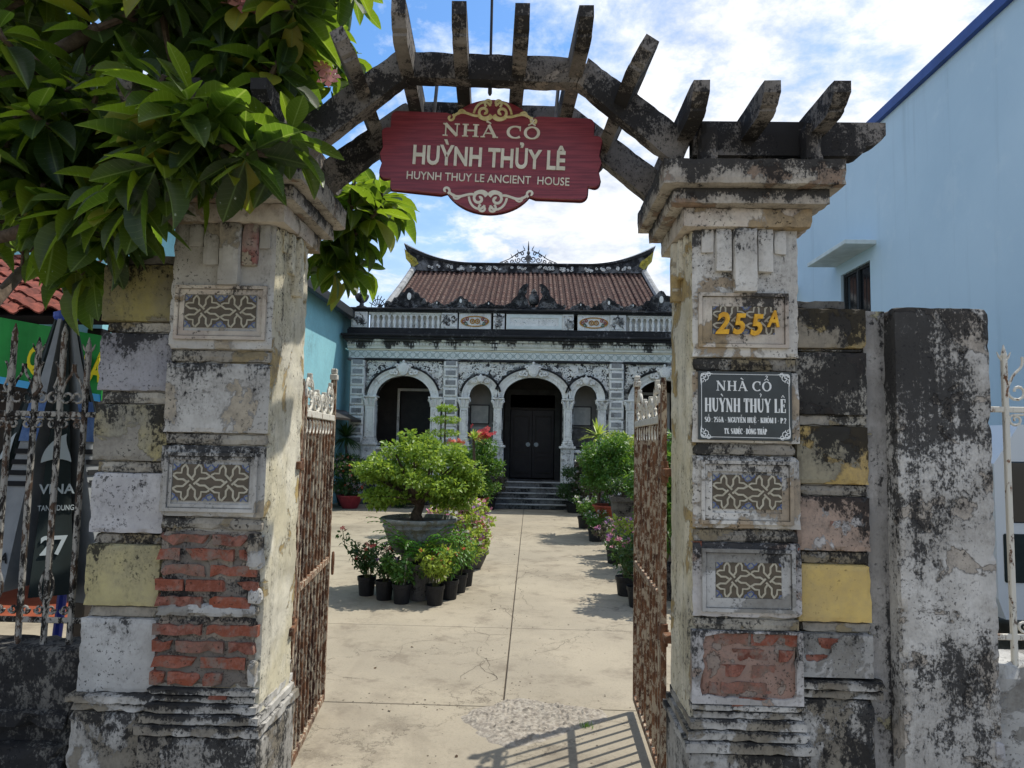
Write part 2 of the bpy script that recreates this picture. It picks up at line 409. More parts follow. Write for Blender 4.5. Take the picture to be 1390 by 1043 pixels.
def serif_glyph(ch):
    """strokes (points, widths) of a Roman capital; returns strokes, advance"""
    S = []
    def st(x0, z0, x1, z1, w): S.append(([(x0, z0), (x1, z1)], [w, w]))
    def sf(x, z, half=.17): S.append(([(x-half, z), (x+half, z)], [SF, SF]))
    t, b = 1-SF/2, SF/2
    if ch == 'N': st(.16, 0, .16, 1, TN); st(.13, .97, .79, .03, TK); st(.79, 0, .79, 1, TN); sf(.14, b, .14); sf(.12, t, .12); sf(.79, t, .14); adv = 1.0
    elif ch == 'H': st(.2, 0, .2, 1, TK); st(.78, 0, .78, 1, TK); st(.2, .5, .78, .5, TN); [sf(x, z) for x in (.2, .78) for z in (b, t)]; adv = 1.0
    elif ch == 'A': st(.13, 0, .45, .98, TN); st(.43, 1, .82, 0, TK); st(.24, .33, .68, .33, TN); sf(.13, b, .13); sf(.82, b, .16); adv = .97
    elif ch in 'COGQ':
        if ch == 'O' or ch == 'Q': S.append((arc_pts(.47, .5, .37, .46, 0, 360, 30), arc_w(0, 360, TK, TN, 30))); adv = .95
        else:
            S.append((arc_pts(.5, .5, .4, .46, 48, 312, 24), arc_w(48, 312, TK, TN, 24))); st(.77, .62, .77, .97, TN); adv = .9
            if ch == 'G': st(.78, .1, .78, .42, TK*.9); sf(.76, .43, .16); adv = .97
    elif ch == 'U':
        p = [(.2, 1), (.2, .42)]+arc_pts(.49, .38, .29, .33, 180, 360, 14)+[(.78, .42), (.78, 1)]
        S.append((p, [TK, TK]+[TK-(TK-TN)*i/14 for i in range(15)]+[TN, TN])); sf(.2, t); sf(.78, t, .14); adv = .97
    elif ch == 'Y': st(.12, 1, .46, .45, TK); st(.8, 1, .46, .45, TN); st(.46, .5, .46, 0, TK); sf(.14, t, .15); sf(.79, t, .13); sf(.46, b); adv = .92
    elif ch == 'T': st(.42, 0, .42, 1, TK); st(.05, t, .79, t, SF*1.2); st(.07, 1, .07, .74, TN); st(.77, 1, .77, .74, TN); sf(.42, b); adv = .84
    elif ch == 'L': st(.22, 0, .22, 1, TK); st(.05, b, .72, b, SF*1.2); st(.71, 0, .71, .3, TN); sf(.22, t); adv = .8
    elif ch == 'E': st(.22, 0, .22, 1, TK); st(.05, b, .74, b, SF*1.2); st(.05, t, .7, t, SF*1.2); st(.22, .52, .55, .52, TN); st(.73, 0, .73, .28, TN); st(.69, 1, .69, .74, TN); st(.55, .4, .55, .64, TN); adv = .84
    elif ch == 'S':
        p = [(.62, .8), (.5, .94), (.34, .95), (.18, .84), (.17, .69), (.3, .56), (.5, .46), (.64, .34), (.64, .17), (.5, .05), (.32, .05), (.15, .2)]
        S.append((p, [TN, TN, TN*1.2, TK*.8, TK, TK, TK, TK, TK*.8, TN*1.2, TN, TN])); adv = .78
    elif ch == 'K': st(.22, 0, .22, 1, TK); st(.75, .97, .3, .45, TN); st(.4, .6, .8, .03, TK); sf(.22, b); sf(.22, t); sf(.76, t, .12); sf(.8, b, .13); adv = .97
    elif ch == 'M': st(.16, 0, .16, 1, TN); st(.16, .98, .52, .05, TK); st(.52, .05, .9, .98, TN); st(.92, 0, .92, 1, TK); sf(.16, b, .13); sf(.92, b, .16); adv = 1.12
    elif ch == 'X': st(.14, 1, .78, 0, TK); st(.78, 1, .14, 0, TN); sf(.16, t, .14); sf(.77, b, .14); adv = .9
    elif ch in 'PDĐ':
        st(.22, 0, .22, 1, TK); sf(.2, b, .15); sf(.2, t, .15)
        if ch == 'P': S.append(([(.22, .96)]+arc_pts(.42, .71, .26, .25, 90, -90, 12)+[(.22, .46)], [TN]+arc_w(90, -90, TK, TN, 12)+[TN])); adv = .8
        else:
            S.append(([(.22, .96)]+arc_pts(.42, .5, .38, .46, 90, -90, 14)+[(.22, .04)], [TN]+arc_w(90, -90, TK, TN, 14)+[TN])); adv = .95
            if ch == 'Đ': st(.04, .52, .42, .52, TN)
    elif ch == '1': st(.25, 0, .25, 1, TK); sf(.25, b, .16); st(.1, .85, .25, .97, TN); adv = .5
    elif ch == '2':
        p = [(.1, .74), (.16, .9), (.32, .95), (.48, .88), (.52, .7), (.42, .5), (.1, .07)]
        S.append((p, [TK, TK*.7, TN, TK*.8, TK, TK*.8, TN])); st(.06, .06, .58, .06, .12); adv = .68
    elif ch == '5':
        S.append(([(.55, .94), (.17, .94)], [.12, .12])); st(.17, .97, .14, .52, TN)
        S.append(([(.13, .53), (.3, .6), (.48, .53), (.55, .34), (.47, .12), (.28, .05), (.1, .14)], [TN, TN, TK*.8, TK, TK*.8, TN, TK*.8])); adv = .68
    elif ch == '-': st(.08, .42, .38, .42, .1); adv = .46
    elif ch == '.': st(.1, .07, .22, .07, .14); adv = .32
    elif ch == ':': st(.1, .1, .22, .1, .14); st(.1, .6, .22, .6, .14); adv = .34
    else: adv = .34
    return S, adv
ACC = {'À': 'A`', 'Á': 'A/', 'Ổ': 'O^?', 'Ỳ': 'Y`', 'Ủ': 'U?', 'Ê': 'E^', 'Ố': 'O^/', 'Ễ': 'E^~', 'Ệ': 'E^.', 'Ó': 'O/', 'É': 'E/', 'Ồ': 'O^`'}
def serif(text, height, width, depth=.003, bold=1.0):
    global TK, TN, SF
    TK, TN, SF = .19*bold, .075*bold, .06*bold
    allS = []; x = 0
    for ch in text:
        d = ACC.get(ch, ch); S, adv = serif_glyph(d[0])
        for p, w in S: allS.append(([(a+x, b) for a, b in p], w))
        cx = x+adv*.47; zz = 1.1
        for m in d[1:]:
            if m == '^': allS.append(([(cx-.2, zz), (cx, zz+.17), (cx+.2, zz)], [.08]*3)); zz += .2
            elif m == '`': allS.append(([(cx-.16, zz+.2), (cx+.1, zz+.02)], [.13, .06]))
            elif m == '/': allS.append(([(cx+.16, zz+.2), (cx-.1, zz+.02)], [.13, .06]))
            elif m == '~': allS.append(([(cx-.22, zz+.02), (cx-.1, zz+.12), (cx+.08, zz+.04), (cx+.22, zz+.14)], [.05, .09, .09, .05]))
            elif m == '?': allS.append(([(cx-.1, zz+.2), (cx, zz+.27), (cx+.1, zz+.2), (cx+.06, zz+.1), (cx-.02, zz+.02)], [.06, .07, .09, .08, .05]))
            elif m == '.': allS.append(([(cx-.07, -.2), (cx+.07, -.2)], [.13, .13]))
        x += adv+.06
    tot = x-.06; mb = MB(); sx = width/tot
    for i, (p, w) in enumerate(allS):
        pts = [((a-tot/2)*sx, b*height) for a, b in p]
        k = math.sqrt(sx*height)
        ribbon(mb, pts, [q*k for q in w], -depth-.00006*(i % 7), 0)
    return mb.mesh('lettering')

# ------------------------------------------------------------------ materials
M = {}
M['pillar'] = plaster('weathered pillar plaster', '#cfcdc6', '#b9b5ad', .37, '#a3937c', .34, .5, .8, crown=0.22)
M['pillar_l'] = plaster('grey weathered plaster', '#c0bfba', '#a8a6a0', .40, '#a59c8b', .34, .5, .9, crown=0.22)
M['redstain'] = plaster('red stained plaster', '#8f4f4a', '#a39c94', .42, '#a59c8b', .42, .3, 1.0)
M['recess'] = plaster('dirty recess plaster', '#aaa598', '#8f897d', .48, '#8d8063', .35, .3, .9)
M['cap'] = plaster('mould covered cap plaster', '#b8b1a5', '#9e968a', .66, '#8f7a68', .32, .35, .9, scale=1.2, crown=0.22)
M['cap_low'] = plaster('pale cap plaster', '#cbc3b4', '#b0a498', .36, '#9d8b6e', .38, .4, .7, crown=0.22)
M['inner'] = plaster('cream pillar core plaster', '#d9d3bf', '#c6bea3', .34, '#b09a68', .36, .9, .6)
M['beam'] = plaster('black weathered concrete', '#827d78', '#6b6661', .62, '#958c82', .3, .2, .8, scale=1.4)
M['post'] = plaster('black and white weathered render', '#c6c4bf', '#aba8a2', .56, '#ada59a', .36, .6, 1.0, scale=1.1, bump=1.0, crown=0.12)
M['wallside'] = plaster('pale wall side render', '#a5a3a0', '#8a8885', .5, '#a8a284', .3, .9, .6)
M['base'] = plaster('plinth render', '#bab8b2', '#9c9992', .54, '#857e70', .38, .4, 1.0, crown=0.22)
M['olive'] = plaster('olive mossy yellow render', '#8c8350', '#6d6748', .55, '#75705f', .35, .3, .8, crown=0.22)
M['greyblock'] = plaster('grey speckled render', '#96969a', '#83838a', .5, None, 0, .2, 1.0, crown=0.22)
M['yellowgrey'] = plaster('yellow and grey render', '#aa9f6f', '#8d8a78', .44, '#8f8b80', .42, .2, .8, crown=0.22)
M['white_speck'] = plaster('pale grey speckled render', '#bcbbbb', '#a5a4a6', .3, '#98958f', .3, .2, 1.1, crown=0.14)
M['pale_yellow'] = plaster('pale yellow render', '#b9ae7c', '#a39a70', .3, None, 0, .2, .8, crown=0.14)
M['whitewash'] = plaster('whitewashed grey render', '#b7b7b4', '#9f9f9c', .3, '#878681', .45, .2, .7, crown=0.14)
M['dark_yellow'] = plaster('dark mould over yellow render', '#a58f55', '#7f7350', .56, '#8e8676', .35, .3, .9, crown=0.22)
M['black_blotch'] = plaster('black mould with white blotches', '#aaa79e', '#8e897e', .68, '#9c8f84', .35, .1, .9)
M['mottle_yellow'] = plaster('mottled yellow render', '#c0a35d', '#a48e58', .5, '#8e8874', .4, .2, .9, crown=0.22)
M['white_peel'] = plaster('peeling white render', '#c0bebd', '#a9a6a3', .42, '#a48f80', .44, .3, .9, crown=0.22)
M['clean_yellow'] = plaster('clean yellow render', '#cdb26b', '#c4a964', .1, None, 0, .2, .35)
M['darkwall'] = plaster('black damp wall render', '#6a6862', '#504f4b', .52, '#6b675f', .35, .3, .8)
M['mortar'] = plaster('old mortar', '#7d7468', '#68615a', .42, '#8d8172', .4, .2, .8, bump=.9, scale=1.5)
M['pinkmortar'] = plaster('pink smeared mortar', '#9a7a6a', '#87695c', .28, '#8f8075', .4, .2, .7, bump=.8, scale=1.5)
def brickmat():
    SEED[0] += 1; s = NT('old red brick'); p = s.pos(SEED[0]); oi = s.n('ShaderNodeObjectInfo').outputs['Random']
    c = s.mix(oi, lin('#8a4f3c'), lin('#6b443a')); c = s.mix(s.math('MULTIPLY', s.ramp(s.math('FRACT', s.math('MULTIPLY', oi, 7.3)), .72, .9), .6), c, lin('#7b6b60')); c = s.mix(s.ramp(s.noise(p, 22, 6, .7), .4, .7), c, lin('#97685a'))
    c = s.mix(s.math('MULTIPLY', s.ramp(s.noise(p, 9, 6, .7), .47, .62), .8), c, lin('#7d746b'))
    c = s.mix(s.ramp(s.noise(p, 45, 6, .8), .56, .66), c, lin('#3a2c27'))
    s.bump(s.noise(p, 45, 7, .75), 1.0, .008); return s.fin(c, .95, spec=.1)
M['brick'] = brickmat()
M['tilefield'] = simple('dark tile glaze', '#4d463a', '#584f43', .55, 30)
M['tileband'] = simple('cream tile band', '#aca795', '#9b9583', .55, 30)
M['tileblue'] = simple('blue tile accent', '#3f4d7a', '#56648a', .55, 30)
M['tilecorner'] = simple('pale tile corner', '#8b8c84', '#7c7e78', .55, 40)
M['gold'] = simple('gold painted metal', '#d6a323', '#b98516', .38, 30, 0, .35, .5)
M['plaque'] = simple('dark green-black stone plate', '#20282a', '#2a3335', .3, 12, 0, 0, .5)
M['plaque_text'] = simple('white engraved paint', '#d5d8d6', None, .6)
def woodred():
    SEED[0] += 1; s = NT('red stained wood'); p = s.pos(SEED[0], (1.2, 10, 26))
    c = s.mix(s.ramp(s.noise(p, 4, 6, .6, .4), .35, .65), lin('#8b3a42'), lin('#6c2a33')); s.bump(s.noise(p, 8, 5), .15, .002)
    return s.fin(c, .38, spec=.4)
M['signwood'] = woodred()
M['signedge'] = simple('dark sign edge', '#4b171d', '#3a1217', .5, 20)
M['signtext'] = simple('cream sign letters', '#d9d6c6', '#c9c5b2', .5, 20)
M['signgold'] = simple('pale gold ornament', '#d8cf9e', '#bcae74', .5, 30)
M['steelrod'] = simple('dull steel', '#7d8084', '#6b6d70', .5, 30, 0, .6)
def rustmat(name, paint, amt, dark=False):
    SEED[0] += 1; s = NT(name); p = s.pos(SEED[0], (1, 1, .5)); n = s.noise(p, 34, 8, .78, .3)
    rust = s.mix(s.ramp(s.noise(p, 40, 6, .7), .35, .65), lin('#553b2c'), lin('#7a573f')); rust = s.mix(s.ramp(s.noise(p, 7, 4), .5, .65), rust, lin('#3e2a22'))
    if dark: rust = s.mix(s.ramp(s.noise(p, 11, 4), .4, .5), lin('#4a3a2e'), lin('#1c1a18'))
    m = s.ramp(n, .5+(.5-amt)*.4, .56+(.5-amt)*.4); c = s.mix(m, lin(paint), rust)
    s.bump(s.math('ADD', s.math('MULTIPLY', m, .5), s.noise(p, 90, 4)), .5, .002); return s.fin(c, .82, spec=.2)
M['rust'] = rustmat('rusty gate iron', '#a89c88', .62); M['rustdark'] = rustmat('rust brown iron', '#8a7d6c', .8)
M['ironwhite'] = rustmat('flaking white painted iron', '#c4c1b6', .36); M['irondark'] = rustmat('blackened white iron', '#8d8a83', .58, True)
def concrete():
    s = NT('sun bleached concrete'); p = s.pos(3)
    c = s.mix(s.ramp(s.noise(p, .9, 6, .6), .35, .65), lin('#918979'), lin('#9e9583'))
    c = s.mix(s.math('MULTIPLY', s.ramp(s.noise(s.pos(9), 3.5, 8, .7), .48, .70), .7), c, lin('#736a5d'))
    c = s.mix(s.math('MULTIPLY', s.ramp(s.noise(s.pos(5), 60, 5, .7), .5, .75), .4), c, lin('#5c5449'))
    c = s.mix(s.math('MULTIPLY', s.ramp(s.noise(s.pos(6), 130, 3, .6), .6, .72), .45), c, lin('#aca290'))
    c = s.mix(s.math('MULTIPLY', s.ramp(s.noise(s.pos(31), .45, 9, .7, .6), .55, .68), .45), c, lin('#6d6558'))
    c = s.mix(s.math('MULTIPLY', s.ramp(s.noise(s.pos(33, (2.2, .35, 1)), .9, 6, .6), .56, .7), .3), c, lin('#7c7365'))
    wv = s.pos(11); dist = s.n('ShaderNodeTexNoise'); s.l(wv, dist.inputs['Vector']); dist.inputs['Scale'].default_value = 2.4; dist.inputs['Detail'].default_value = 10; dist.inputs['Roughness'].default_value = .72
    ad = s.n('ShaderNodeVectorMath', operation='MULTIPLY_ADD'); s.l(dist.outputs['Color'], ad.inputs[0]); ad.inputs[1].default_value = (.9, .9, .9); s.l(wv, ad.inputs[2])
    d = s.vor(ad.outputs[0], 1.15, 'DISTANCE_TO_EDGE')
    ck = s.math('MULTIPLY', s.math('SUBTRACT', 1.0, s.ramp(d, .002, .012)), s.ramp(s.noise(s.pos(14), .8, 4, .6), .5, .56))
    d2 = s.vor(ad.outputs[0], 4.5, 'DISTANCE_TO_EDGE')
    ck2 = s.math('MULTIPLY', s.math('SUBTRACT', 1.0, s.ramp(d2, .004, .022)), s.ramp(s.noise(s.pos(19), 1.3, 4, .6), .56, .6))
    ck = s.math('MAXIMUM', ck, s.math('MULTIPLY', ck2, .35))
    c = s.mix(s.math('MULTIPLY', ck, .45), c, lin('#4c443b'))
    h = s.math('ADD', s.math('MULTIPLY', s.noise(p, 60, 6, .7), .5), s.math('MULTIPLY', ck, -1.0)); h = s.math('ADD', h, s.math('MULTIPLY', s.noise(p, 9, 5), .8))
    s.bump(h, .45, .006); return s.fin(c, .93, spec=.15)
M['concrete'] = concrete()
M['patch'] = simple('rough grey cement', '#a39c90', '#857e74', .95, 30, .9, 0, .1)
M['joint'] = simple('dark joint dirt', '#5a5146', '#453d34', .95, 20)
M['street'] = simple('street concrete', '#8f8778', '#7d7668', .95, 2, .3)
M['orange'] = simple('orange floor tiles', '#8f4c35', '#80422d', .6, 4)
M['cyan'] = plaster('cyan painted house wall', '#93cbd3', '#8cc3cc', .1, None, 0, .6, .1, scale=.4, bump=.15, black='#5d7f86', grime=0)
def bluewall():
    s = NT('light blue painted wall'); c = s.mix(s.ramp(s.noise(s.pos(2), .35, 5, .6), .3, .7), lin('#bcd2df'), lin('#b0c8d7'))
    st = s.noise(s.pos(5, (1, 1.6, .06)), 2.2, 6, .7); c = s.mix(s.math('MULTIPLY', s.ramp(st, .54, .74), .35), c, lin('#8ea5b3'))
    c = s.mix(s.math('MULTIPLY', s.ramp(s.noise(s.pos(8), 1.1, 7, .7), .56, .66), .22), c, lin('#cfdde4'))
    s.bump(s.noise(s.pos(9), 6, 5, .6), .12, .02); return s.fin(c, .85, spec=.2)
M['sky_blue_wall'] = bluewall()
M['blueedge'] = simple('royal blue roof flashing', '#36508f', '#2d4580', .5, 3)
M['whiteconc'] = simple('pale painted concrete', '#c9d3d3', '#b5c0c0', .85, 3)
M['darkmetal'] = simple('dark window frame', '#25292b', '#303436', .5, 20)
M['glass'] = simple('dark window glass', '#11161a', None, .08, 1, 0, 0, .7)
M['blackiron'] = simple('black iron', '#1d1d1f', '#2a2a2b', .6, 30)
# house
M['h_white'] = plaster('house white stucco', '#e9e9e5', '#dcdcd8', .33, '#c2c0b8', .26, .55, .8, scale=1.3, grime=.2)
M['h_pale'] = plaster('house clean stucco', '#f0f0ea', '#e6e6e0', .22, '#cac8bf', .2, .6, .6, scale=1.3, grime=.12)
M['h_relief'] = plaster('house carved relief stucco', '#cfd0cd', '#b4b6b3', .62, '#a5a5a1', .35, .3, 1.0, scale=2.2, bump=.9, grime=.25)
M['h_black'] = plaster('house black moulded cornice', '#8b8d8e', '#737577', .8, None, 0, .6, .8, scale=.9)
M['h_drip'] = plaster('house drip stained stucco', '#ebece2', '#dddfd4', .42, None, 0, 1.0, .5, scale=.9, grime=.15, zdrip=(3.96, 2.4))
M['h_grey'] = plaster('quoin grey stucco', '#a4a7a8', '#929596', .36, None, 0, .3, .8)
M['h_crest'] = plaster('black crest stucco', '#7f8183', '#66686a', .66, None, 0, .2, 1.0, scale=2)
M['h_cream'] = simple('cream string course', '#e5dfc6', '#d3ccb3', .85, 3)
M['frieze'] = simple('pale green frieze tile', '#dbe1dc', '#cfd6d1', .7, 6, rnd=.12)
M['friezex'] = simple('grey green frieze cross', '#93a09d', '#889692', .7, 6)
M['h_dark'] = simple('dark porch wood', '#2b2825', '#37322e', .6, 5)
M['h_door'] = simple('black lacquered door', '#232124', '#2e2b2c', .45, 6)
M['h_step'] = plaster('dark step stone', '#6f7173', '#5c5e60', .5, None, 0, .3, .8)
M['h_porch'] = simple('grey porch wall', '#8c8b86', '#7d7c77', .85, 2)
M['h_porch2'] = simple('dark grey porch timber', '#4a4946', '#3d3c3a', .8, 3)
M['paper'] = simple('notice sheet', '#b8b9b2', '#a5a8a2', .6, 8)
M['photo'] = simple('dark framed photograph', '#3a3b3d', '#565759', .3, 12)
def rooftile():
    SEED[0] += 1; s = NT('old clay roof tile'); p = s.pos(SEED[0]); oi = s.n('ShaderNodeObjectInfo').outputs['Random']; c = s.mix(s.ramp(s.noise(p, 3, 6, .7), .35, .65), lin('#6c5b53'), lin('#573f39'))
    c = s.mix(s.ramp(s.noise(p, 11, 6, .75), .5, .64), c, lin('#3a3330')); c = s.mix(s.math('MULTIPLY', s.ramp(s.noise(p, 17, 6, .75), .57, .66), .8), c, lin('#9c8f86'))
    c = s.mix(s.math('MULTIPLY', oi, .35), c, lin('#3f3230')); s.bump(s.noise(p, 40, 5), .4, .01); return s.fin(c, .95, spec=.1)
M['rooftile'] = rooftile()
M['pantile'] = simple('dark red pan tile', '#3a2420', '#2a1c1a', .95, 9, .4)
M['roofgap'] = simple('dark tile channel', '#221a18', '#1b1513', .95, 8)
M['claytile'] = simple('red clay pantile', '#7d4439', '#5c322b', .9, 14, .4, rnd=.5)
M['ochre'] = simple('yellow ceramic ornament', '#b5a53f', '#8d8546', .7, 9)
M['orangerel'] = simple('orange relief paint', '#b98a3c', '#a07236', .7, 14)
M['redrel'] = simple('faded red relief paint', '#9c5a52', '#83504a', .7, 14)
M['greenrel'] = simple('faded green relief paint', '#5f7a66', '#50665a', .7, 14)
# plants
M['plum'] = leafmat('frangipani leaf', '#2c4a22', '#3d6028', .42, '#9dc41c', .38, .5)
M['bonsai'] = leafmat('light green bonsai leaf', '#5c7d2a', '#84a03c', .35, '#b4cc4a')
M['green'] = leafmat('mid green leaf', '#3a5f2a', '#557f33', .3, '#8fb53a')
M['dark'] = leafmat('dark green leaf', '#2a4426', '#3f5c30', .25, '#6d9138')
M['lime'] = leafmat('lime leaf', '#7c9636', '#a5b84a', .35, '#c5d255')
M['fern'] = leafmat('fern green frond', '#3f7a2c', '#5a9636', .35, '#94c83c')
M['purple'] = leafmat('purple green leaf', '#54484f', '#5a6140', .25, '#8d7f6a')
M['pink'] = leafmat('pink petal', '#c4698d', '#d795ae', .3, '#e59bb8'); M['red'] = leafmat('red petal', '#b53538', '#c94a45', .3, '#e0504a')
M['white'] = leafmat('white petal', '#c9c9be', '#d6d0cc', .2, '#e5e0da'); M['coral'] = leafmat('coral petal', '#c5573a', '#d2745a', .3, '#e58060')
M['violet'] = leafmat('violet petal', '#8a5a9c', '#a878b5', .3, '#b98ac6'); M['mauve'] = leafmat('mauve dry petal', '#9a7d84', '#b09a96', .25, '#c0aaa6')
M['frangi'] = leafmat('pink frangipani petal', '#c97a80', '#dca0a0', .3, '#eeb0b0')
M['bark'] = simple('grey brown bark', '#5c5044', '#43392f', .95, 25, .6)
M['stem'] = simple('green brown stem', '#5e6238', '#4c4a2e', .9, 25)
M['soil'] = simple('potting soil', '#3b3129', '#2a221c', 1, 30, .8)
M['blackpot'] = simple('black plastic pot', '#1b1b1d', '#242426', .55, 20)
M['terracotta'] = simple('terracotta', '#9c4f3c', '#854233', .8, 12, .2)
M['redpot'] = simple('red plastic bowl', '#8f3038', '#7c2830', .55, 10)
M['stonepot'] = plaster('glazed grey stone pot', '#9ea19e', '#8a8d89', .36, '#8c8571', .35, .3, .6, scale=2)
M['greypot'] = plaster('grey cement pot', '#6d6a67', '#5c5957', .45, None, 0, .3, .6, scale=2)
M['plinth'] = plaster('pot plinth concrete', '#a29b8c', '#8d8678', .4, None, 0, .4, .6)
# ------------------------------------------------------------------ ground
g = MB(); g.box(-400, 400, -200, 700, -.6, -.03)
structure(g.build('ground', M['street']))['label'] = 'wide dusty street and yard ground'
yard = structure(MB().box(-6.2, 6.6, -4, 18.2, -.028, -.012).build('courtyard', M['joint'], base=(0, 0, 0)))
yard['label'] = 'sun bleached concrete courtyard in front of the house'
rows = [(-4, 4.43), (4.441, 6.25), (6.258, 9.4), (9.408, 12.5), (12.508, 15.4), (15.408, 18.2)]
for (a, b) in rows:
    for (x0, x1) in ([(-6.2, 6.6)] if a < 0 else [(-6.2, -.147), (-.137, 6.6)]):
        mb = MB(); mb.bbox(x0, x1, a, b, -.02, 0, .003); mb.build('concrete_slab', M['concrete'], yard)
# open cracks running beside the long joint
rc = random.Random(4)
def crack(x, y, ang, L, w):
    pts = []; n = int(L/.06); a = ang
    for i in range(n):
        pts.append((x, y)); a += rc.uniform(-.9, .9); a += (ang-a)*.3; x += .06*math.cos(a); y += .06*math.sin(a)
    vs = []; fs = []
    for i, (px, py) in enumerate(pts):
        ww = .6*w*(1-abs(2*i/len(pts)-.9)*.7)*rc.uniform(.6, 1.2); vs += [(px-ww*math.sin(ang), py+ww*math.cos(ang), .0016), (px+ww*math.sin(ang), py-ww*math.cos(ang), .0016)]
        if i: fs.append((2*i-2, 2*i-1, 2*i+1, 2*i))
    MB().add(vs, fs).build('crack', M['joint'], yard)
for args in [(-.35, 4.62, 1.9, 1.0, .004), (-.22, 5.0, 1.2, .8, .004), (-.5, 5.2, .6, .6, .003), (-1.1, 5.1, .9, 1.3, .003), (-.3, 5.7, 2.2, .9, .003), (-.15, 6.4, 1.3, 1.6, .004), (.1, 6.9, 1.8, 1.2, .003),
             (-.6, 6.0, .2, .7, .003), (-.3, 7.8, 1.5, 2.5, .004), (.3, 8.4, 2.0, 1.4, .003), (-.45, 4.85, 1.0, .7, .003), (.05, 5.5, 1.0, .6, .003), (-.7, 8.9, .3, 1.4, .004), (-.9, 4.8, 2.6, .6, .002)]: crack(*args)
# rough cement patch
def patch():
    out = [(-.37, 4.24), (-.3, 4.36), (-.2, 4.44), (-.12, 4.56), (.02, 4.57), (.12, 4.5), (.3, 4.47), (.44, 4.42), (.47, 4.34), (.4, 4.24), (.26, 4.12), (.1, 3.98), (0, 3.9), (-.1, 3.87), (-.2, 3.95), (-.26, 4.08)]
    n = 76; vs = []; idx = {}; fs = []
    def inside(x, y):
        d = 9; ins = False
        for i in range(len(out)):
            x1, y1 = out[i]; x2, y2 = out[(i+1) % len(out)]
            if (y1 > y) != (y2 > y) and x < (x2-x1)*(y-y1)/(y2-y1)+x1: ins = not ins
            t = max(0, min(1, ((x-x1)*(x2-x1)+(y-y1)*(y2-y1))/((x2-x1)**2+(y2-y1)**2))); d = min(d, math.hypot(x-x1-t*(x2-x1), y-y1-t*(y2-y1)))
        return d if ins else -d
    for i in range(n+1):
        for j in range(n+1):
            x = -.45+.98*i/n; y = 3.8+.85*j/n; d = inside(x, y)+.03*noise.noise(Vector((x*14, y*14, 0)))
            h = 0
            if d > -.012:
                k = min(1, max(0, d+.012)/.05)
                h = 1.5*k*(.006+.013*abs(noise.noise(Vector((x*34, y*34, 1))))+.012*max(0, noise.noise(Vector((x*13, y*13, 5))))+.006*noise.noise(Vector((x*80, y*80, 7))))
            idx[i, j] = len(vs); vs.append((x, y, h-.003 if d < -.012 else h+.001))
    for i in range(n):
        for j in range(n):
            q = (idx[i,j], idx[i+1,j], idx[i+1,j+1], idx[i,j+1])
            if max(vs[t][2] for t in q) > .0: fs.append(q)
    o = MB().add(vs, fs).build('cement_patch', M['patch'], yard); o['label'] = 'lumpy rough grey cement patch'
patch()

# ------------------------------------------------------------------ gate pillars
PY0, PY1 = 2.90, 3.32
def ring(mb, x0, x1, z0, z1, w, y0, y1):
    mb.prism([[(x0, z0), (x1, z0), (x1, z1), (x0, z1)], [(x0+w, z0+w), (x1-w, z0+w), (x1-w, z1-w), (x0+w, z1-w)]], y0, y1)
def tile_panel(pt, x0, x1, z0, z1, tx0, tx1, tz0, tz1, y, mat):
    """moulded frame round two interlaced cement tiles, on the face y"""
    mb = MB(); ring(mb, x0, x1, z0, z1, .014, y-.016, y+.004); ring(mb, x0+.017, x1-.017, z0+.017, z1-.017, (tx0-x0)-.02, y-.007, y+.003)
    fr = mb.build('tile_frame', mat, pt)
    fl = MB().box(tx0, tx1, y-.004, y+.006, tz0, tz1).build('cement_tile', M['tilefield'], fr)
    W, H = (tx1-tx0)/2, tz1-tz0; bm = MB(); bl = MB(); bw = MB()
    for c in (0, 1):
        ox, oz = tx0+W*(c+.5), (tz0+tz1)/2
        def tr(pts): return [(ox+a*W, oz+b*H) for a, b in pts]
        n = [0]
        def band(pts, w=.056):
            n[0] += 1; ribbon(bm, tr(pts), w*min(W, H), y-.0052-.0001*n[0], y-.003)
        for q in range(4):
            def rot(pts, q=q):
                for _ in range(q): pts = [(y_, -x_) for x_, y_ in pts]
                return pts
            band(rot([(-.18, .495), (-.11, .38), (-.11, .22), (.05, .06)])); band(rot([(.19, .495), (.08, .36), (.08, .22), (.02, .13)]))
            band(rot([(.21, .48), (.255, .4), (.255, .27), (.38, .26), (.495, .17)]), .05)
            for pts, wd in (([(.33, .495), (.36, .42), (.42, .40), (.42, .35), (.495, .31)], .03), ([(.42, .41), (.49, .48)], .03)):
                ribbon(bl, tr(rot(pts)), wd*min(W, H), y-.0066-.0001*q, y-.003)
            bm_pts = tr(rot([(.5, .5), (.5, .28), (.41, .33), (.40, .40), (.34, .41), (.30, .5)]))
            ar_ = sum(bm_pts[i_][0]*bm_pts[(i_+1) % 6][1]-bm_pts[(i_+1) % 6][0]*bm_pts[i_][1] for i_ in range(6))
            bw.prism([bm_pts if ar_ > 0 else bm_pts[::-1]], y-.0049, y-.003)
    bm.build('tile_band', M['tileband'], fr); bl.build('tile_accent', M['tileblue'], fr); bw.build('tile_corner', M['tilecorner'], fr)
    return fr
def bricks(pt, rows, y, jit=.004, seed=1, thick=.05):
    """rows: list of (z0, z1, [(x0, x1), ...]) -> single bricks whose faces stand at y"""
    rr = random.Random(seed)
    for z0, z1, spans in rows:
        for a, b in spans:
            dy = rr.uniform(-jit, jit)
            mb = MB(); mb.rough(a, b, y+dy, y+thick, z0, z1, cell=.036, amp=.005, chip=.02, rnd=.003, seed=rr.random()*50)
            mb.build('brick', M['brick'], pt)
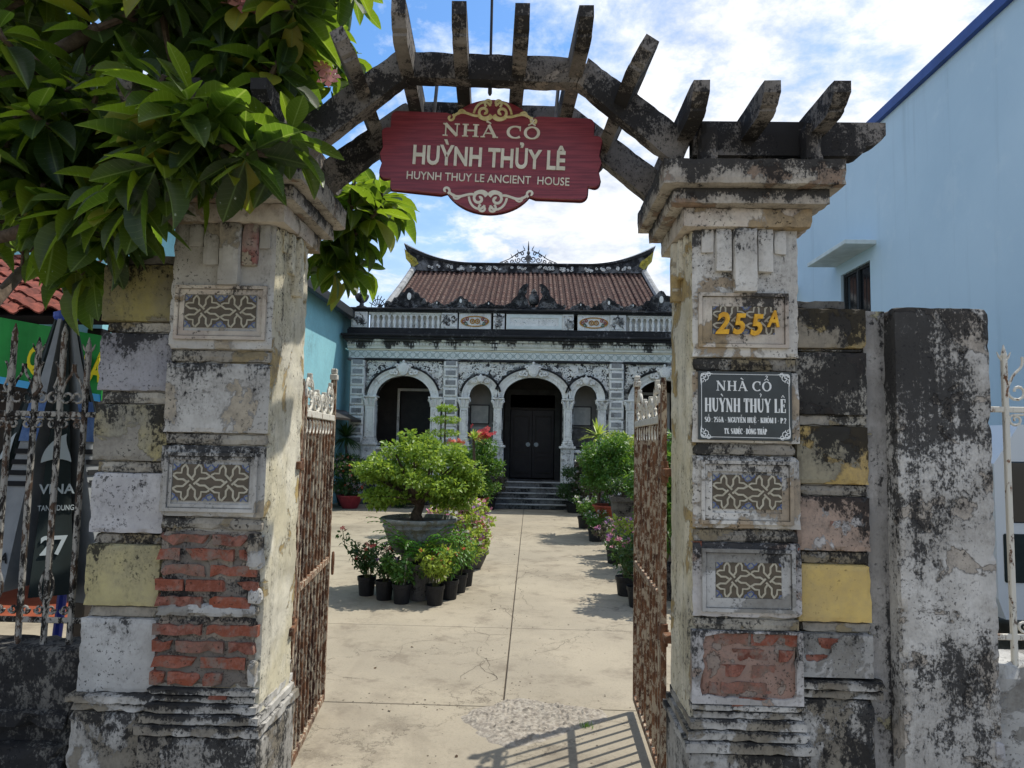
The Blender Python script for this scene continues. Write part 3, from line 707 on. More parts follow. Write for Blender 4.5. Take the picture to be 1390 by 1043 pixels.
def pillar(x0, x1, label, right, mats):
    o = thing('gate_pillar', ((x0+x1)/2, (PY0+PY1)/2, 0), label, 'gate pillar', 'pillars of the gate')
    w = x1-x0; xc = (x0+x1)/2; sd = 11 if right else 3
    MB().rough(x0+.022, x1-.022, PY0+.024, PY1-.022, .35, 2.5, cell=.05, amp=.003, seed=sd).build('core', M['recess'], o)
    def blk(name, z0, z1, m, ins=0.0, dx=0.0):
        mb = MB(); mb.rough(x0+ins+dx, x1-ins+dx, PY0+ins, PY1-ins, z0, z1, cell=.02, amp=.0014, chip=.011, rnd=.002, seed=sd+z0*9)
        b = mb.build(name, [m, M['inner']], o)
        side = -1 if right else 1                                  # inner faces carry the cream coat
        for p in b.data.polygons:
            if p.normal.x*side > .6: p.material_index = 1
        return b
    blk('block', 1.957, 2.49, mats[0]); blk('block', 1.61, 1.90, mats[1])
    blk('block', 1.268, 1.558, mats[2])
    # capital: three spreading tiers
    for z0, z1, ov, m in ((2.486, 2.567, .045, 'cap_low'), (2.567, 2.632, .095, 'cap'), (2.632, 2.737, .142, 'cap')):
        mb = MB(); mb.rough(x0-ov, x1+ov, PY0-ov, PY1+ov, z0, z1, cell=.025, amp=.0014, chip=.008, rnd=.002, seed=sd+z0*5)
        mb.build('cap_tier', M[m], o)
    # stepped drops under the capital, on the street face and on the passage face
    fx = [.07, .137, .21, .30, .369, .42] if not right else [.034, .092, .163, .261, .33, .386]
    pro = (.014, .026, .042, .026, .014); zb = (2.386, 2.308, 2.222, 2.306, 2.382)
    for i in range(5):
        mb = MB(); mb.rough(x0+fx[i]+.002, x0+fx[i+1]-.002, PY0-pro[i], PY0+.01, zb[i], 2.487, cell=.02, amp=.0012, chip=.006, rnd=.002, seed=sd+i)
        mb.build('cap_drop', M['redstain'] if (not right and i == 3) else M['pillar_l' if not right else 'pillar'], o)
        f = PY0+.05+.066*i; sx = x1 if not right else x0; d = pro[i]*(1 if not right else -1)
        mb = MB(); mb.rough(min(sx, sx+d)-.003, max(sx, sx+d)+.003, f, f+.06, zb[i], 2.487, cell=.02, amp=.002, chip=.01, rnd=.003, seed=sd+i+9)
        mb.build('cap_drop', M['inner'], o)
    # collars in the recesses
    for z0, z1 in ((1.9, 1.957), (1.558, 1.61), (1.213, 1.268), (.868, .92)):
        MB().rough(x0+.009, x1-.009, PY0+.009, PY1-.009, z0+.003, z1-.003, cell=.03, amp=.002, chip=.01, seed=sd+z0*3).build('collar', M['recess'], o)
    # continuous render on the passage side
    ex = x1 if not right else x0; sg = 1 if not right else -1
    MB().rough(min(ex-sg*.05, ex+sg*.004), max(ex-sg*.05, ex+sg*.004), PY0+.034, PY1+.002, .3, 2.484, cell=.03, amp=.004, chip=.012, seed=sd+77).build('passage_render', M['inner'], o)
    # moulded base
    for z0, z1, ov in ((.56, .588, .006), (.528, .56, -.004), (.49, .528, .012), (.452, .49, .024), (.41, .452, .036), (0, .41, .022)):
        MB().rough(x0-ov, x1+ov, PY0-ov, PY1+ov, z0, z1, cell=.03, amp=.002, chip=.010, rnd=.004, seed=sd+z0*7).build('base_moulding' if z0 else 'plinth', M['base'], o)
    return o, blk
LX0, LX1, RX0, RX1 = -1.52, -1.08, .65, 1.085
PL, blkL = pillar(LX0, LX1, 'crumbling plastered gate pillar with two bare brick courses, under the frangipani leaves', False, (M['pillar_l'], M['pillar_l'], M['pillar_l']))
PR, blkR = pillar(RX0, RX1, 'crumbling plastered gate pillar carrying the house number and stone name plaque', True, (M['pillar'], M['pillar'], M['pillar']))
tile_panel(PL, -1.492, -1.108, 1.997, 2.224, -1.452, -1.153, 2.048, 2.184, PY0, M['cap_low'])
tile_panel(PL, -1.496, -1.112, 1.29, 1.53, -1.463, -1.149, 1.333, 1.482, PY0, M['pillar_l'])
tile_panel(PR, .676, 1.039, 1.997, 2.221, .734, 1.003, 2.047, 2.176, PY0, M['cap_low'])
tile_panel(PR, .685, 1.05, 1.288, 1.54, .732, 1.013, 1.347, 1.483, PY0, M['pillar'])
b4 = blkR('block', .922, 1.213, M['white_peel'])
tile_panel(PR, .688, 1.054, .945, 1.19, .744, 1.015, 1.0, 1.139, PY0, M['whitewash'])
# bare brick courses of the first pillar: px positions measured on the photograph become metres on the face
def pxspan(rows, ox, oz, sx, sz): return [(oz-b*sz, oz-a*sz, [(ox+p*sx, ox+q*sx) for p, q in sp]) for a, b, sp in rows]
k = .4246*2.9/965; ox = -1.52-298*k; ozL = 1.203+292*k
for z0, z1, ins in ((.92, 1.213, .016), (.588, .868, .018)):
    MB().rough(LX0+ins, LX1-ins, PY0+ins, PY1-.004, z0, z1, cell=.025, amp=.005, chip=.02, seed=z0*31).build('mortar_bed', [M['mortar']], PL)
rowsA = [(294, 334, [(300, 470), (478, 602)]), (339, 381, [(300, 378), (392, 553), (562, 606)]), (389, 430, [(300, 462), (476, 628)]), (437, 477, [(300, 394), (398, 548), (556, 636)]), (489, 528, [(300, 456), (463, 612)])]
rowsB = [(575, 615, [(300, 460), (467, 640)]), (627, 668, [(300, 367), (374, 534), (545, 632)]), (675, 716, [(300, 450), (457, 604)]), (723, 768, [(300, 352), (357, 465), (470, 535)]), (772, 806, [(490, 552)])]
bricks(PL, pxspan(rowsA+rowsB, ox, ozL, k, k), PY0-.002, seed=3)
for (xa, xb, za, zb_) in ((-1.145, -1.083, 1.06, 1.205), (-1.135, -1.084, .925, .985), (-1.12, -1.084, .6, .7)):      # remaining plaster scabs
    MB().rough(xa, xb, PY0-.003, PY0+.06, za, zb_, cell=.014, amp=.007, chip=.03, rnd=.004, seed=za*77).build('plaster_scab', M['pillar_l'], PL)
MB().rough(LX1-.05, LX1+.001, PY0+.03, PY1, .59, 1.21, cell=.03, amp=.006, chip=.03, seed=5).build('inner_plaster', M['inner'], PL)
MB().rough(LX0+.01, LX0+.42, PY0+.003, PY0+.06, .868, .918, cell=.02, amp=.004, chip=.02, seed=8).build('cement_course', M['whitewash'], PL)
# bare brick field of the second pillar, framed by what is left of its plaster
MB().rough(RX0+.022, RX1-.02, PY0+.014, PY1-.004, .588, .868, cell=.025, amp=.005, chip=.02, seed=41).build('mortar_bed', M['pinkmortar'], PR)
kr = k; oxr = RX0-240*kr; ozr = .866+602*kr
bricks(PR, pxspan([(605, 645, [(305, 415), (421, 574)]), (652, 692, [(362, 500), (506, 560)]), (700, 742, [(318, 412), (424, 500)]), (752, 792, [(290, 322), (327, 492)]), (799, 830, [(360, 480)])], oxr, ozr, kr, kr), PY0+.004, seed=5)
fr = MB(); ol = [(RX0, .588), (RX1, .588), (RX1, .868), (RX0, .868)]
rj = random.Random(9)
def jag(a, b, n, amp): return [(a[0]+(b[0]-a[0])*i/n+rj.uniform(-amp, amp), a[1]+(b[1]-a[1])*i/n+rj.uniform(-amp, amp)) for i in range(n)]
hole = jag((RX0+.04, .62), (RX1-.045, .605), 12, .006)+jag((RX1-.03, .62), (RX1-.014, .85), 9, .006)+jag((RX1-.02, .862), (RX0+.08, .862), 10, .003)+jag((RX0+.05, .84), (RX0+.035, .63), 8, .007)
fr.prism([ol, hole], PY0-.001, PY0+.03); fr.build('plaster_rim', M['white_peel'], PR)
MB().rough(RX0-.001, RX0+.03, PY0+.03, PY1, .59, .866, cell=.03, amp=.006, chip=.03, seed=15).build('inner_plaster', M['inner'], PR)
for zb_ in (.86, 1.2):   # brick showing at the broken corners
    pass
bricks(PR, [(1.18, 1.218, [(RX0-.002, RX0+.04)]), (1.16, 1.205, [(RX1-.03, RX1+.001)])], PY0-.004, seed=6)

# ------------------------------------------------------------------ piers of rusticated blocks beside the pillars
QY0, QY1 = 2.95, 3.2
def pier(x0, x1, label, spec, base_z, grp, seed):
    o = thing('block_pier', ((x0+x1)/2, (QY0+QY1)/2, 0), label, 'pier', grp)
    MB().rough(x0+.03, x1+.0, QY0+.028, QY1-.02, .3, spec[0][1]-.02, cell=.05, amp=.003, seed=seed).build('core', M['recess'], o)
    prev = None
    for i, (z0, z1, m) in enumerate(spec):
        if prev: MB().rough(x0+.014, x1+.003, QY0+.012, QY1-.012, z1+.002, prev-.002, cell=.03, amp=.002, chip=.01, seed=seed+i*3).build('collar', M['recess'], o)
        MB().rough(x0-.008*rj.random(), x1+.002, QY0, QY1, z0, z1, cell=.02, amp=.0014, chip=.010, rnd=.002, seed=seed+i).build('block', M[m], o); prev = z0
    MB().rough(x0-.035, x1+.045, QY0-.035, QY1+.02, base_z-.035, base_z, cell=.025, amp=.002, chip=.012, seed=seed+20).build('base_cap', M['base'], o)
    MB().rough(x0-.02, x1+.03, QY0-.02, QY1+.02, base_z-.07, base_z-.035, cell=.03, amp=.005, chip=.02, seed=seed+21).build('base_moulding', M['base'], o)
    MB().rough(x0-.025, x1+.0, QY0-.018, QY1+.02, 0, base_z-.07, cell=.03, amp=.007, chip=.02, seed=seed+22).build('plinth', M['base'], o)
    return o
pa = pier(-1.835, -1.525, 'stack of grey and olive plaster blocks between the bare brick pillar and the iron fence', [(2.077, 2.326, 'olive'), (1.781, 2.029, 'greyblock'), (1.487, 1.725, 'yellowgrey'), (1.188, 1.437, 'white_speck'), (.891, 1.142, 'pale_yellow'), (.545, .843, 'whitewash')], .545, 'block piers', 50)
MB().rough(-1.84, -1.52, QY0-.004, QY1, 2.326, 2.366, cell=.03, amp=.004, chip=.02, seed=71).build('coping', M['darkwall'], pa)
pb = pier(1.09, 1.378, 'stack of mouldy plaster blocks with one clean yellow block beside the name plaque', [(2.008, 2.176, 'dark_yellow'), (1.733, 1.993, 'black_blotch'), (1.449, 1.687, 'mottle_yellow'), (1.181, 1.4, 'white_peel'), (.9, 1.128, 'clean_yellow'), (.684, .856, 'whitewash')], .678, 'block piers', 80)
MB().rough(1.088, 1.31, QY0+.03, QY1, 2.176, 2.214, cell=.03, amp=.004, chip=.02, seed=72).build('coping', M['darkwall'], pb)
ks = .4246*2.95/965
bricks(pb, pxspan([(628, 668, [(642, 748)]), (678, 716, [(603, 712)])], 1.098-597*ks, .852+622*ks, ks, ks), QY0-.010, .001, seed=12, thick=.03)
bricks(pb, pxspan([(235, 276, [(684, 718)])], 1.098-597*ks, 1.4+178*ks, ks, ks), QY0-.006, .001, seed=13, thick=.03)
fw = MB(); zz0, zz1 = .684, .856
holeb = jag((1.103, .86), (1.102, .755), 6, .003)+jag((1.11, .752), (1.165, .748), 5, .004)+jag((1.19, .765), (1.25, .85), 7, .006)
fw.prism([[(1.092, .69), (1.374, .69), (1.374, .853)]+[(1.262, .853)]+holeb[::-1]+[(1.092, .853)]], QY0-.013, QY0+.002); fw.build('plaster_rim', M['whitewash'], pb)
# return wall and plain post at the street corner
MB().rough(1.378, 1.475, 2.985, 3.22, 0, 2.175, cell=.045, amp=.004, chip=.012, seed=61).build('return_wall', M['wallside'], pb)
po = thing('concrete_post', (1.655, 3.03, 0), 'tall square black and white weathered concrete post at the end of the wall', 'post')
MB().rough(1.468, 1.846, 2.9, 3.2, 0, 2.176, cell=.026, amp=.0025, chip=.012, rnd=.003, seed=91).build('shaft', M['post'], po)
MB().rough(1.815, 1.85, 2.893, 2.93, .41, .475, cell=.012, amp=.008, chip=.01, seed=92).build('plaster_scab', M['white_speck'], po)

# ------------------------------------------------------------------ pergola arch
PG = thing('pergola_arch', (-.19, 3.15, 2.735), 'dark weathered concrete pergola arch with projecting rafters spanning the gate pillars', 'pergola')
def arch_beam(y0, dx, seed):
    bl, br, tl, tr = (-.552+dx, 3.13), (.168+dx, 3.106), (-.60+dx, 3.248), (.214+dx, 3.222)
    for q, sd in (([bl, br, tr, tl], 0), ([br, (.60+dx, 2.745), (.655+dx, 2.885), tr], 1), ([(-.99+dx, 2.77), bl, tl, (-1.045+dx, 2.91)], 2)):
        mb = MB(); mb.rough_quad(q, y0, y0+.078, cell=.026, amp=.0018, chip=.006, rnd=.002, seed=seed+sd*3); mb.build('beam', M['beam'], PG)
arch_beam(2.885, 0, 5); arch_beam(3.33, -.034, 21)
for y0, sd in ((2.885, 31), (3.33, 35)):
    for sx, x0 in ((1, .655), (-1, -1.05)):
        pts = [(0, 2.80), (.67, 2.80), (.69, 2.808), (.706, 2.828), (.708, 2.842), (.735, 2.846), (.755, 2.856), (.77, 2.866), (.79, 2.89), (.79, 2.943), (0, 2.945)]
        pp = [(x0+sx*a, b) for a, b in pts]
        if sx < 0: pp = pp[::-1]
        mb = MB(); mb.prism([pp], y0, y0+.08); mb.build('beam', M['beam'], PG)
def rafter(x0, y0, y1, z0, z1, w, skew, tilt, seed):
    """bar along Y with a coved corbel nose at both ends"""
    h = z1-z0; c = h/.1
    nose = [(0, z1-.003), (.002, z1-.045*c), (.02, z1-.058*c), (.038, z1-.075*c), (.058, z1-.08*c), (.06, z1-.09*c), (.09, z0)]
    prof = [(y0+a, b) for a, b in nose]+[(y1-a, b) for a, b in reversed(nose)]
    # add stations along the bar so that the surface can be uneven
    n = 22; bot = [(y0+.09+(y1-y0-.18)*i/n, z0) for i in range(1, n)]; top = [(y1-(y1-y0)*i/n, z1) for i in range(1, n)]
    prof = prof[:7]+bot+prof[7:]+top
    mb = MB(); mb.prism([prof], -w/2, w/2, 'yz'); vs = []
    for (x, y, z) in mb.v:
        nv = noise.noise(Vector((x*40+seed, y*9, z*40))); x += (.0025*nv)*(1 if x > 0 else -1); z += .003*noise.noise(Vector((x*20, y*11+seed, z*20)))
        zo = z-(z0+z1)/2; xx = x*math.cos(tilt)+zo*math.sin(tilt); zz = -x*math.sin(tilt)+zo*math.cos(tilt)
        vs.append((x0+xx+skew*(y-y0), y, (z0+z1)/2+zz))
    mb.v = vs; mb.build('rafter', M['beam'], PG)
for i, x in enumerate((-.528, -.298, -.058, .182)): rafter(x, 2.55, 3.7, 3.135, 3.262-.008*i, .056, -.06, 0, 40+i)
rafter(-.735, 2.55, 3.68, 3.03, 3.15, .056, -.06, -.5, 50); rafter(.40, 2.55, 3.68, 3.0, 3.12, .056, -.06, .55, 51)
for i, x in enumerate((.617, .88, 1.138)): rafter(x, 2.58, 3.68, 2.86, 2.965, .062, 0, 0, 60+i)
for i, x in enumerate((-1.06, -1.32, -1.58)): rafter(x, 2.58, 3.68, 2.86, 2.965, .062, 0, 0, 70+i)
for x in (.70, 1.12, -1.13, -1.53):
    MB().rough(x-.036, x+.036, 2.8, 2.875, 2.735, 2.905, cell=.025, amp=.004, chip=.015, seed=x*9).build('bearer_block', M['beam'], PG)
for x in (.72, 1.0, -1.15, -1.45): MB().rough(x-.05, x+.05, 3.335, 3.40, 2.73, 2.803, cell=.03, amp=.003, chip=.012, seed=x*7).build('bearer_block', M['beam'], PG)
ro = thing('lightning_rod', (-.2, 2.93, 3.1), 'thin black steel rod rising from the middle of the pergola arch', 'rod')
MB().tube([(-.2, 2.925, 3.09), (-.2, 2.925, 4.1)], .006, 8).build('shaft', M['blackiron'], ro)
MB().lathe([(.004, 3.07), (.009, 3.08), (.009, 3.1), (.005, 3.11)], -.2, 2.925, 10).build('end_nut', M['blackiron'], ro)

# ------------------------------------------------------------------ hanging sign
SG = thing('hanging_sign', (-.205, 3.13, 2.885), 'red wooden hanging sign with cream letters under the pergola arch', 'sign', rz=1e-9)
SG.rotation_euler = (0, R(2.0), 0)
def sign_outline(e=0.0):
    pts = []
    def notch(cx, cz, a0, a1, r): pts.extend(arc_pts(cx, cz, r, r, a0, a1, 6))
    # clockwise from the crown of the arched top
    pts.extend(arc_pts(0, .10, .20, .162+e, 150, 30, 22))
    pts.append((.21, .192+e))
    pts.extend(arc_pts(.435, .165, .027+e, .027+e, 90, 0, 5)); pts.append((.462+e*.3, .112+e))
    pts.extend(arc_pts(.478, .09, .022+e, .022+e, 90, 0, 5)); pts.append((.49+e, .02)); pts.append((.502+e, -.01)); pts.append((.49+e, -.05)); pts.append((.50+e, -.09))
    pts.extend(arc_pts(.476, -.10, .022+e, .022+e, 0, -90, 5)); pts.append((.445+e, -.123))
    pts.extend(arc_pts(.415, -.155, .03+e, .03+e, 0, -90, 5)); pts.append((.215, -.185-e))
    pts.extend(arc_pts(0, -.095, .215, .167+e, -30, -150, 22)); pts.append((-.215, -.185-e))
    lft = [(-a, b) for a, b in pts[24:-24]]
    pts.extend([(-a, b) for a, b in reversed(pts[23:51])]); pts.append((-.21, .192+e))
    out = [pts[0]]
    for q in pts[1:]:
        if math.hypot(q[0]-out[-1][0], q[1]-out[-1][1]) > 1e-4: out.append(q)
    return out[::-1]
MB().prism([sign_outline(.0)], -.012, .012).build('board', M['signwood'], SG)
MB().prism([sign_outline(.006)], .0125, .02).build('backing', M['signedge'], SG)
def place(me, mat, parent, x, y, z): o = link('lettering', me, mat, parent); o.location = (x, y, z); return o
place(serif('NHÀ', .058, .251, .006, 1.05), M['signtext'], SG, -.096, -.0121, .083); place(serif('CỔ', .058, .155, .006, 1.05), M['signtext'], SG, .144, -.0121, .083)
place(sans('HUỲNH THỦY LÊ', .088, .69, .028, .006), M['signtext'], SG, -.005, -.0121, -.052)
place(sans('HUYNH THUY LE ANCIENT  HOUSE', .038, .735, .006, .005), M['signtext'], SG, -.005, -.0121, -.125)
def filigree(w, flip, y0, y1):
    mb = MB(); k = w/2
    i = [0]
    def rb(p, wd): i[0] += 1; ribbon(mb, [(a*k, (b*k if not flip else -b*k)) for a, b in p], [q*k for q in (wd if isinstance(wd, list) else [wd]*len(p))], y0-.0001*i[0], y1)
    for s_ in (-1, 1):
        rb([(s_*a, b) for a, b in bez((.25, -.02), (.5, -.1), (.62, .16), (.86, -.06), 14)], .055)
        rb([(s_*a, b) for a, b in spiral(.93, -.1, .09, .02, 120, .9, 14)], .05)
        rb([(s_*a, b) for a, b in bez((.6, .03), (.7, .16), (.8, .04), (.74, -.02), 8)], .04)
        rb([(s_*a, b) for a, b in spiral(.19, .06, .16, .03, 200, 1.2, 20)], .06)
        rb([(s_*a, b) for a, b in bez((.42, .02), (.38, .3), (.12, .36), (.06, .2), 10)], .05)
        rb([(s_*a, b) for a, b in spiral(.1, .27, .1, .02, 300, 1.0, 14)], .05)
        rb([(s_*a, b) for a, b in bez((.3, -.06), (.15, -.16), (.05, -.12), (0, -.03), 8)], .05)
    return mb
fo = filigree(.41, False, -.015, -.0121).build('filigree', M['signgold'], SG); fo.location = (0, 0, .19)
fo = filigree(.41, True, -.015, -.0121).build('filigree', M['signtext'], SG); fo.location = (0, 0, -.19)
for x in (-.272, .283): MB().tube([(x, .0, .13), (x+.008, .0, .34)], .008, 8).build('rod', M['steelrod'], SG)

# ------------------------------------------------------------------ name plaque and house number
NP = thing('name_plaque', (.861, 2.89, 1.76), 'dark stone plaque with white engraved address and scrolled border', 'plaque', rz=1e-9)
W2, H2 = .187, .139
MB().bbox(-W2, W2, -.004, .011, -H2, H2, .002).build('plate', M['plaque'], NP)
bd = MB()
for i, (a, b) in enumerate((((-W2+.03, H2-.012), (W2-.03, H2-.012)), ((-W2+.03, -H2+.012), (W2-.03, -H2+.012)), ((-W2+.012, -H2+.03), (-W2+.012, H2-.03)), ((W2-.012, -H2+.03), (W2-.012, H2-.03)))): ribbon(bd, [a, b], .0022, -.0048, -.003)
bd.build('border', M['plaque_text'], NP)
for sx in (-1, 1):
    for sz in (-1, 1):
        mb = MB(); cx, cz = sx*(W2-.028), sz*(H2-.028)
        for j, (p, wd) in enumerate(((spiral(0, 0, .016, .003, 20, 1.3), .003), (spiral(.012, -.012, .012, .002, 200, -1.2), .0028), (spiral(-.012, .014, .01, .002, 60, 1.2), .0028), (bez((-.03, .016), (-.01, .02), (.01, .02), (.016, .016)), .003), (bez((.016, -.03), (.02, -.01), (.02, .01), (.016, .016)), .003), (spiral(.006, .006, .011, .002, 0, 1), .003))):
            ribbon(mb, [(cx+sx*a, cz+sz*b) for a, b in p], wd, -.0048-.0001*j, -.003)
        mb.build('corner_scroll', M['plaque_text'], NP)
place(serif('NHÀ', .040, .1257, .001, 1.0), M['plaque_text'], NP, -.053, -.0041, .060); place(serif('CỔ', .040, .0777, .001, 1.0), M['plaque_text'], NP, .067, -.0041, .060)
place(serif('HUỲNH THỦY LÊ', .056, .325, .001, 1.15), M['plaque_text'], NP, .0, -.0041, -.026)
place(serif('SỐ : 255A - NGUYỄN HUỆ - KHÓM 1 - P.2', .022, .325, .001, 1.5), M['plaque_text'], NP, .0, -.0041, -.068)
place(serif('TX. SAĐÉC - ĐỒNG THÁP', .023, .169, .001, 1.5), M['plaque_text'], NP, .0, -.0041, -.114)
HN = thing('house_number', (.868, 2.89, 2.1), 'gold metal house number 255A fixed over the patterned tile', 'house number', rz=1e-9)
for ch, x, z, h, wd in (('2', -.098, -.046, .092, .06), ('5', -.03, -.046, .088, .056), ('5', .04, -.05, .09, .056), ('A', .105, -.016, .07, .054)):
    o = link('digit', sans(ch, h*.94, wd*.95, .035, .012, .18), M['gold'], HN); o.location = (x, -.002, z)
# ------------------------------------------------------------------ the old house
HY = 17.6; HC = .035
HS = thing('ancient_house', (HC, HY+3, 0), 'ornate white stucco villa with arched porch and curved tiled roof behind the courtyard', 'house')
def earc(cx, zs, hw, rise, a0=180, a1=0, n=20): return arc_pts(cx, zs, hw, rise, a0, a1, n)
BAYS = [(-3.225, .70, 2.63, .56, .6), (-1.30, .293, 2.67, .35, 1.42), (0.0, .74, 2.68, .52, .6), (1.30, .293, 2.67, .35, 1.42), (3.225, .70, 2.63, .56, .6)]
holes = []
for c, hw, zs, rise, zb in BAYS:
    x = HC+c; holes.append([(x-hw, zb), (x+hw, zb)]+earc(x, zs, hw, rise, 0, 180, 20))
mb = MB(); mb.prism([[(HC-4.58, .0), (HC+4.58, .0), (HC+4.58, 3.62), (HC-4.58, 3.62)]]+holes, HY, HY+.32); mb.build('facade_wall', M['h_relief'], HS)
# archivolts, keystones
for c, hw, zs, rise, zb in BAYS:
    x = HC+c; big = hw > .5
    av = MB()
    for w0, w1, pr in ((-.015, .07, .03), (.07, .15, .055), (.15, .19 if big else .18, .085)):
        o_ = earc(x, zs, hw+w1, rise+w1, 180, 0, 24); i_ = earc(x, zs, hw+w0, rise+w0, 0, 180, 24)
        av.prism([(o_+i_)[::-1]], HY-pr, HY+.01)
    ao = av.build('archivolt', M['h_pale'], HS)
    hood = MB(); o_ = earc(x, zs, hw+.235, rise+.235, 165, 15, 24); i_ = earc(x, zs, hw+.19, rise+.19, 15, 165, 24); hood.prism([(o_+i_)[::-1]], HY-.11, HY+.01); hood.build('hood_mould', M['h_black'], ao)
    zk = zs+rise; kk = 1.25 if big else .8
    ky = MB(); ky.lathe([(.0, 0)], 0, 0, 3) if False else None
    el = arc_pts(x, zk+.12*kk, .10*kk, .125*kk, 0, 360, 18)[:-1]; ky.prism([el], HY-.15, HY); el = arc_pts(x, zk+.12*kk, .065*kk, .085*kk, 0, 360, 18)[:-1]; ky.prism([el], HY-.175, HY-.14)
    for s_ in (-1, 1):
        for (dx, dz, r0, a0, tn) in ((.15, .05, .06, 90, -1.1), (.24, .06, .045, 200, 1.1), (.12, .17, .04, 0, 1.0)):
            pts = [(x+s_*(a*kk), HY-.10, zk+b*kk) for a, b in spiral(dx, dz, r0, .012, a0, tn, 14)]; ky.tube(pts, .024*kk, 6)
    ky.lathe([(.001, zk+.235*kk), (.03*kk, zk+.25*kk), (.028*kk, zk+.28*kk), (.001, zk+.30*kk)], x, HY-.1, 8)
    ky.build('keystone', M['h_pale'], ao)
# acanthus reliefs in the spandrels
def relief(x0, x1, z0, z1, n, seed, avoid):
    rr = random.Random(seed); mb = MB(); t = 0
    while t < n:
        x, z = rr.uniform(x0, x1), rr.uniform(z0, z1)
        if avoid(x, z): n -= .3; continue
        t += 1; r = rr.uniform(.04, .07); a = rr.uniform(0, 360)
        pts = [(p[0], HY-.018, p[1]) for p in spiral(x, z, r, .008, a, rr.choice((-1, 1))*rr.uniform(.8, 1.2), 9)]; mb.tube(pts, [.011+.009*math.sin(math.pi*i/9) for i in range(10)], 5)
        for q in range(2):
            b = rr.uniform(0, 6.28); mb.tube([(x+r*math.cos(b), HY-.008, z+r*math.sin(b)), (x+1.9*r*math.cos(b+.3), HY-.016, z+1.9*r*math.sin(b+.3))], [.02, .006], 5)
    return mb
def av_f(x, z):
    for c, hw, zs, rise, zb in BAYS:
        if z < zs+.02 or ((x-HC-c)/(hw+.25))**2+((z-zs)/(rise+.25))**2 < 1: 
            if abs(x-HC-c) < hw+.27: return True
    return False
for i, (a, b, n) in enumerate(((-4.1, -2.3, 130), (-1.85, -.95, 75), (-.95, 0, 55), (0, .95, 55), (.95, 1.85, 75), (2.3, 4.1, 130))):
    o = relief(HC+a, HC+b, 2.75, 3.56, n, 20+i, av_f).build('spandrel_relief', M['h_pale'], HS); o['kind'] = 'stuff'
# columns
def column(x, w, z0, z1, base):
    mb = MB(); h = w/2
    mb.bbox(x-h, x+h, HY-.09, HY+.2, z0+.16, z1-.23, .008); sh = mb.build('column', M['h_pale'], HS)
    fl = MB(); ring(fl, x-h+.03, x+h-.03, z0+.24, z1-.31, .016, HY-.103, HY-.088); fl.build('shaft_panel', M['h_white'], sh)
    cp = MB(); cp.bbox(x-h-.02, x+h+.02, HY-.11, HY+.2, z1-.245, z1-.215, .006); cp.bbox(x-h-.055, x+h+.055, HY-.15, HY+.2, z1-.04, z1, .006)
    for k in range(3):
        xx = x+(k-1)*h*.85; cp.tube([(xx, HY-.10, z1-.215), (xx+(k-1)*.02, HY-.125, z1-.12), (xx+(k-1)*.05, HY-.15, z1-.06)], [.03, .036, .02], 6)
    for s_ in (-1, 1):
        cp.tube([(x+s_*(h+.02+a), HY-.12, z1-.09+b) for a, b in [(s*1.0, t) for s, t in spiral(.0, 0, .045, .01, 90, -1.2, 12)]], .014, 5)
    cp.bbox(x-h+.004, x+h-.004, HY-.1, HY+.2, z1-.22, z1-.03, .01); cp.build('capital', M['h_pale'], sh)
    bs = MB(); bs.bbox(x-h-.012, x+h+.012, HY-.105, HY+.2, z0+.11, z0+.16, .012); bs.bbox(x-h-.03, x+h+.03, HY-.125, HY+.2, z0+.055, z0+.11, .012); bs.bbox(x-h-.045, x+h+.045, HY-.14, HY+.2, z0, z0+.055, .008); bs.build('column_base', M['h_white'], sh)
    pd = MB(); pd.bbox(x-h-.1, x+h+.1, HY-.18, HY+.25, z0-.06, z0, .012); pd.bbox(x-h-.06, x+h+.06, HY-.14, HY+.22, .6, z0-.06, .006); ring(pd, x-h-.03, x+h+.03, .72, z0-.14, .022, HY-.155, HY-.138); pd.build('pedestal', M['h_white'], sh)
for cx, w in ((-4.04, .24), (-2.41, .24), (-1.70, .20), (-.865, .20), (.865, .20), (1.70, .20), (2.41, .24), (4.04, .24)):
    column(HC+cx, w, 1.50, 2.66, 0)
# rusticated pilasters
for cx, w in ((-4.375, .37), (-2.05, .37), (2.05, .37), (4.375, .37)):
    x = HC+cx
    pl = MB(); pl.bbox(x-w/2, x+w/2, HY-.06, HY+.1, .0, 3.6, .006); po_ = pl.build('pilaster', M['h_white'], HS)
    z = 1.46
    while z < 3.5:
        q = MB(); q.bbox(x-w/2+.015, x+w/2-.015, HY-.095, HY-.055, z, z+.205, .012); qo = q.build('quoin', M['h_pale'], po_)
        q = MB(); q.bbox(x-w/2+.06, x+w/2-.06, HY-.102, HY-.09, z+.045, z+.16, .006); q.build('quoin_panel', M['h_grey'], po_)
        z += .243
    q = MB(); q.bbox(x-w/2-.03, x+w/2+.03, HY-.11, HY-.05, 1.38, 1.44, .01); q.bbox(x-w/2+.03, x+w/2-.03, HY-.085, HY-.055, .75, 1.3, .012); q.build('pilaster_base', M['h_white'], po_)
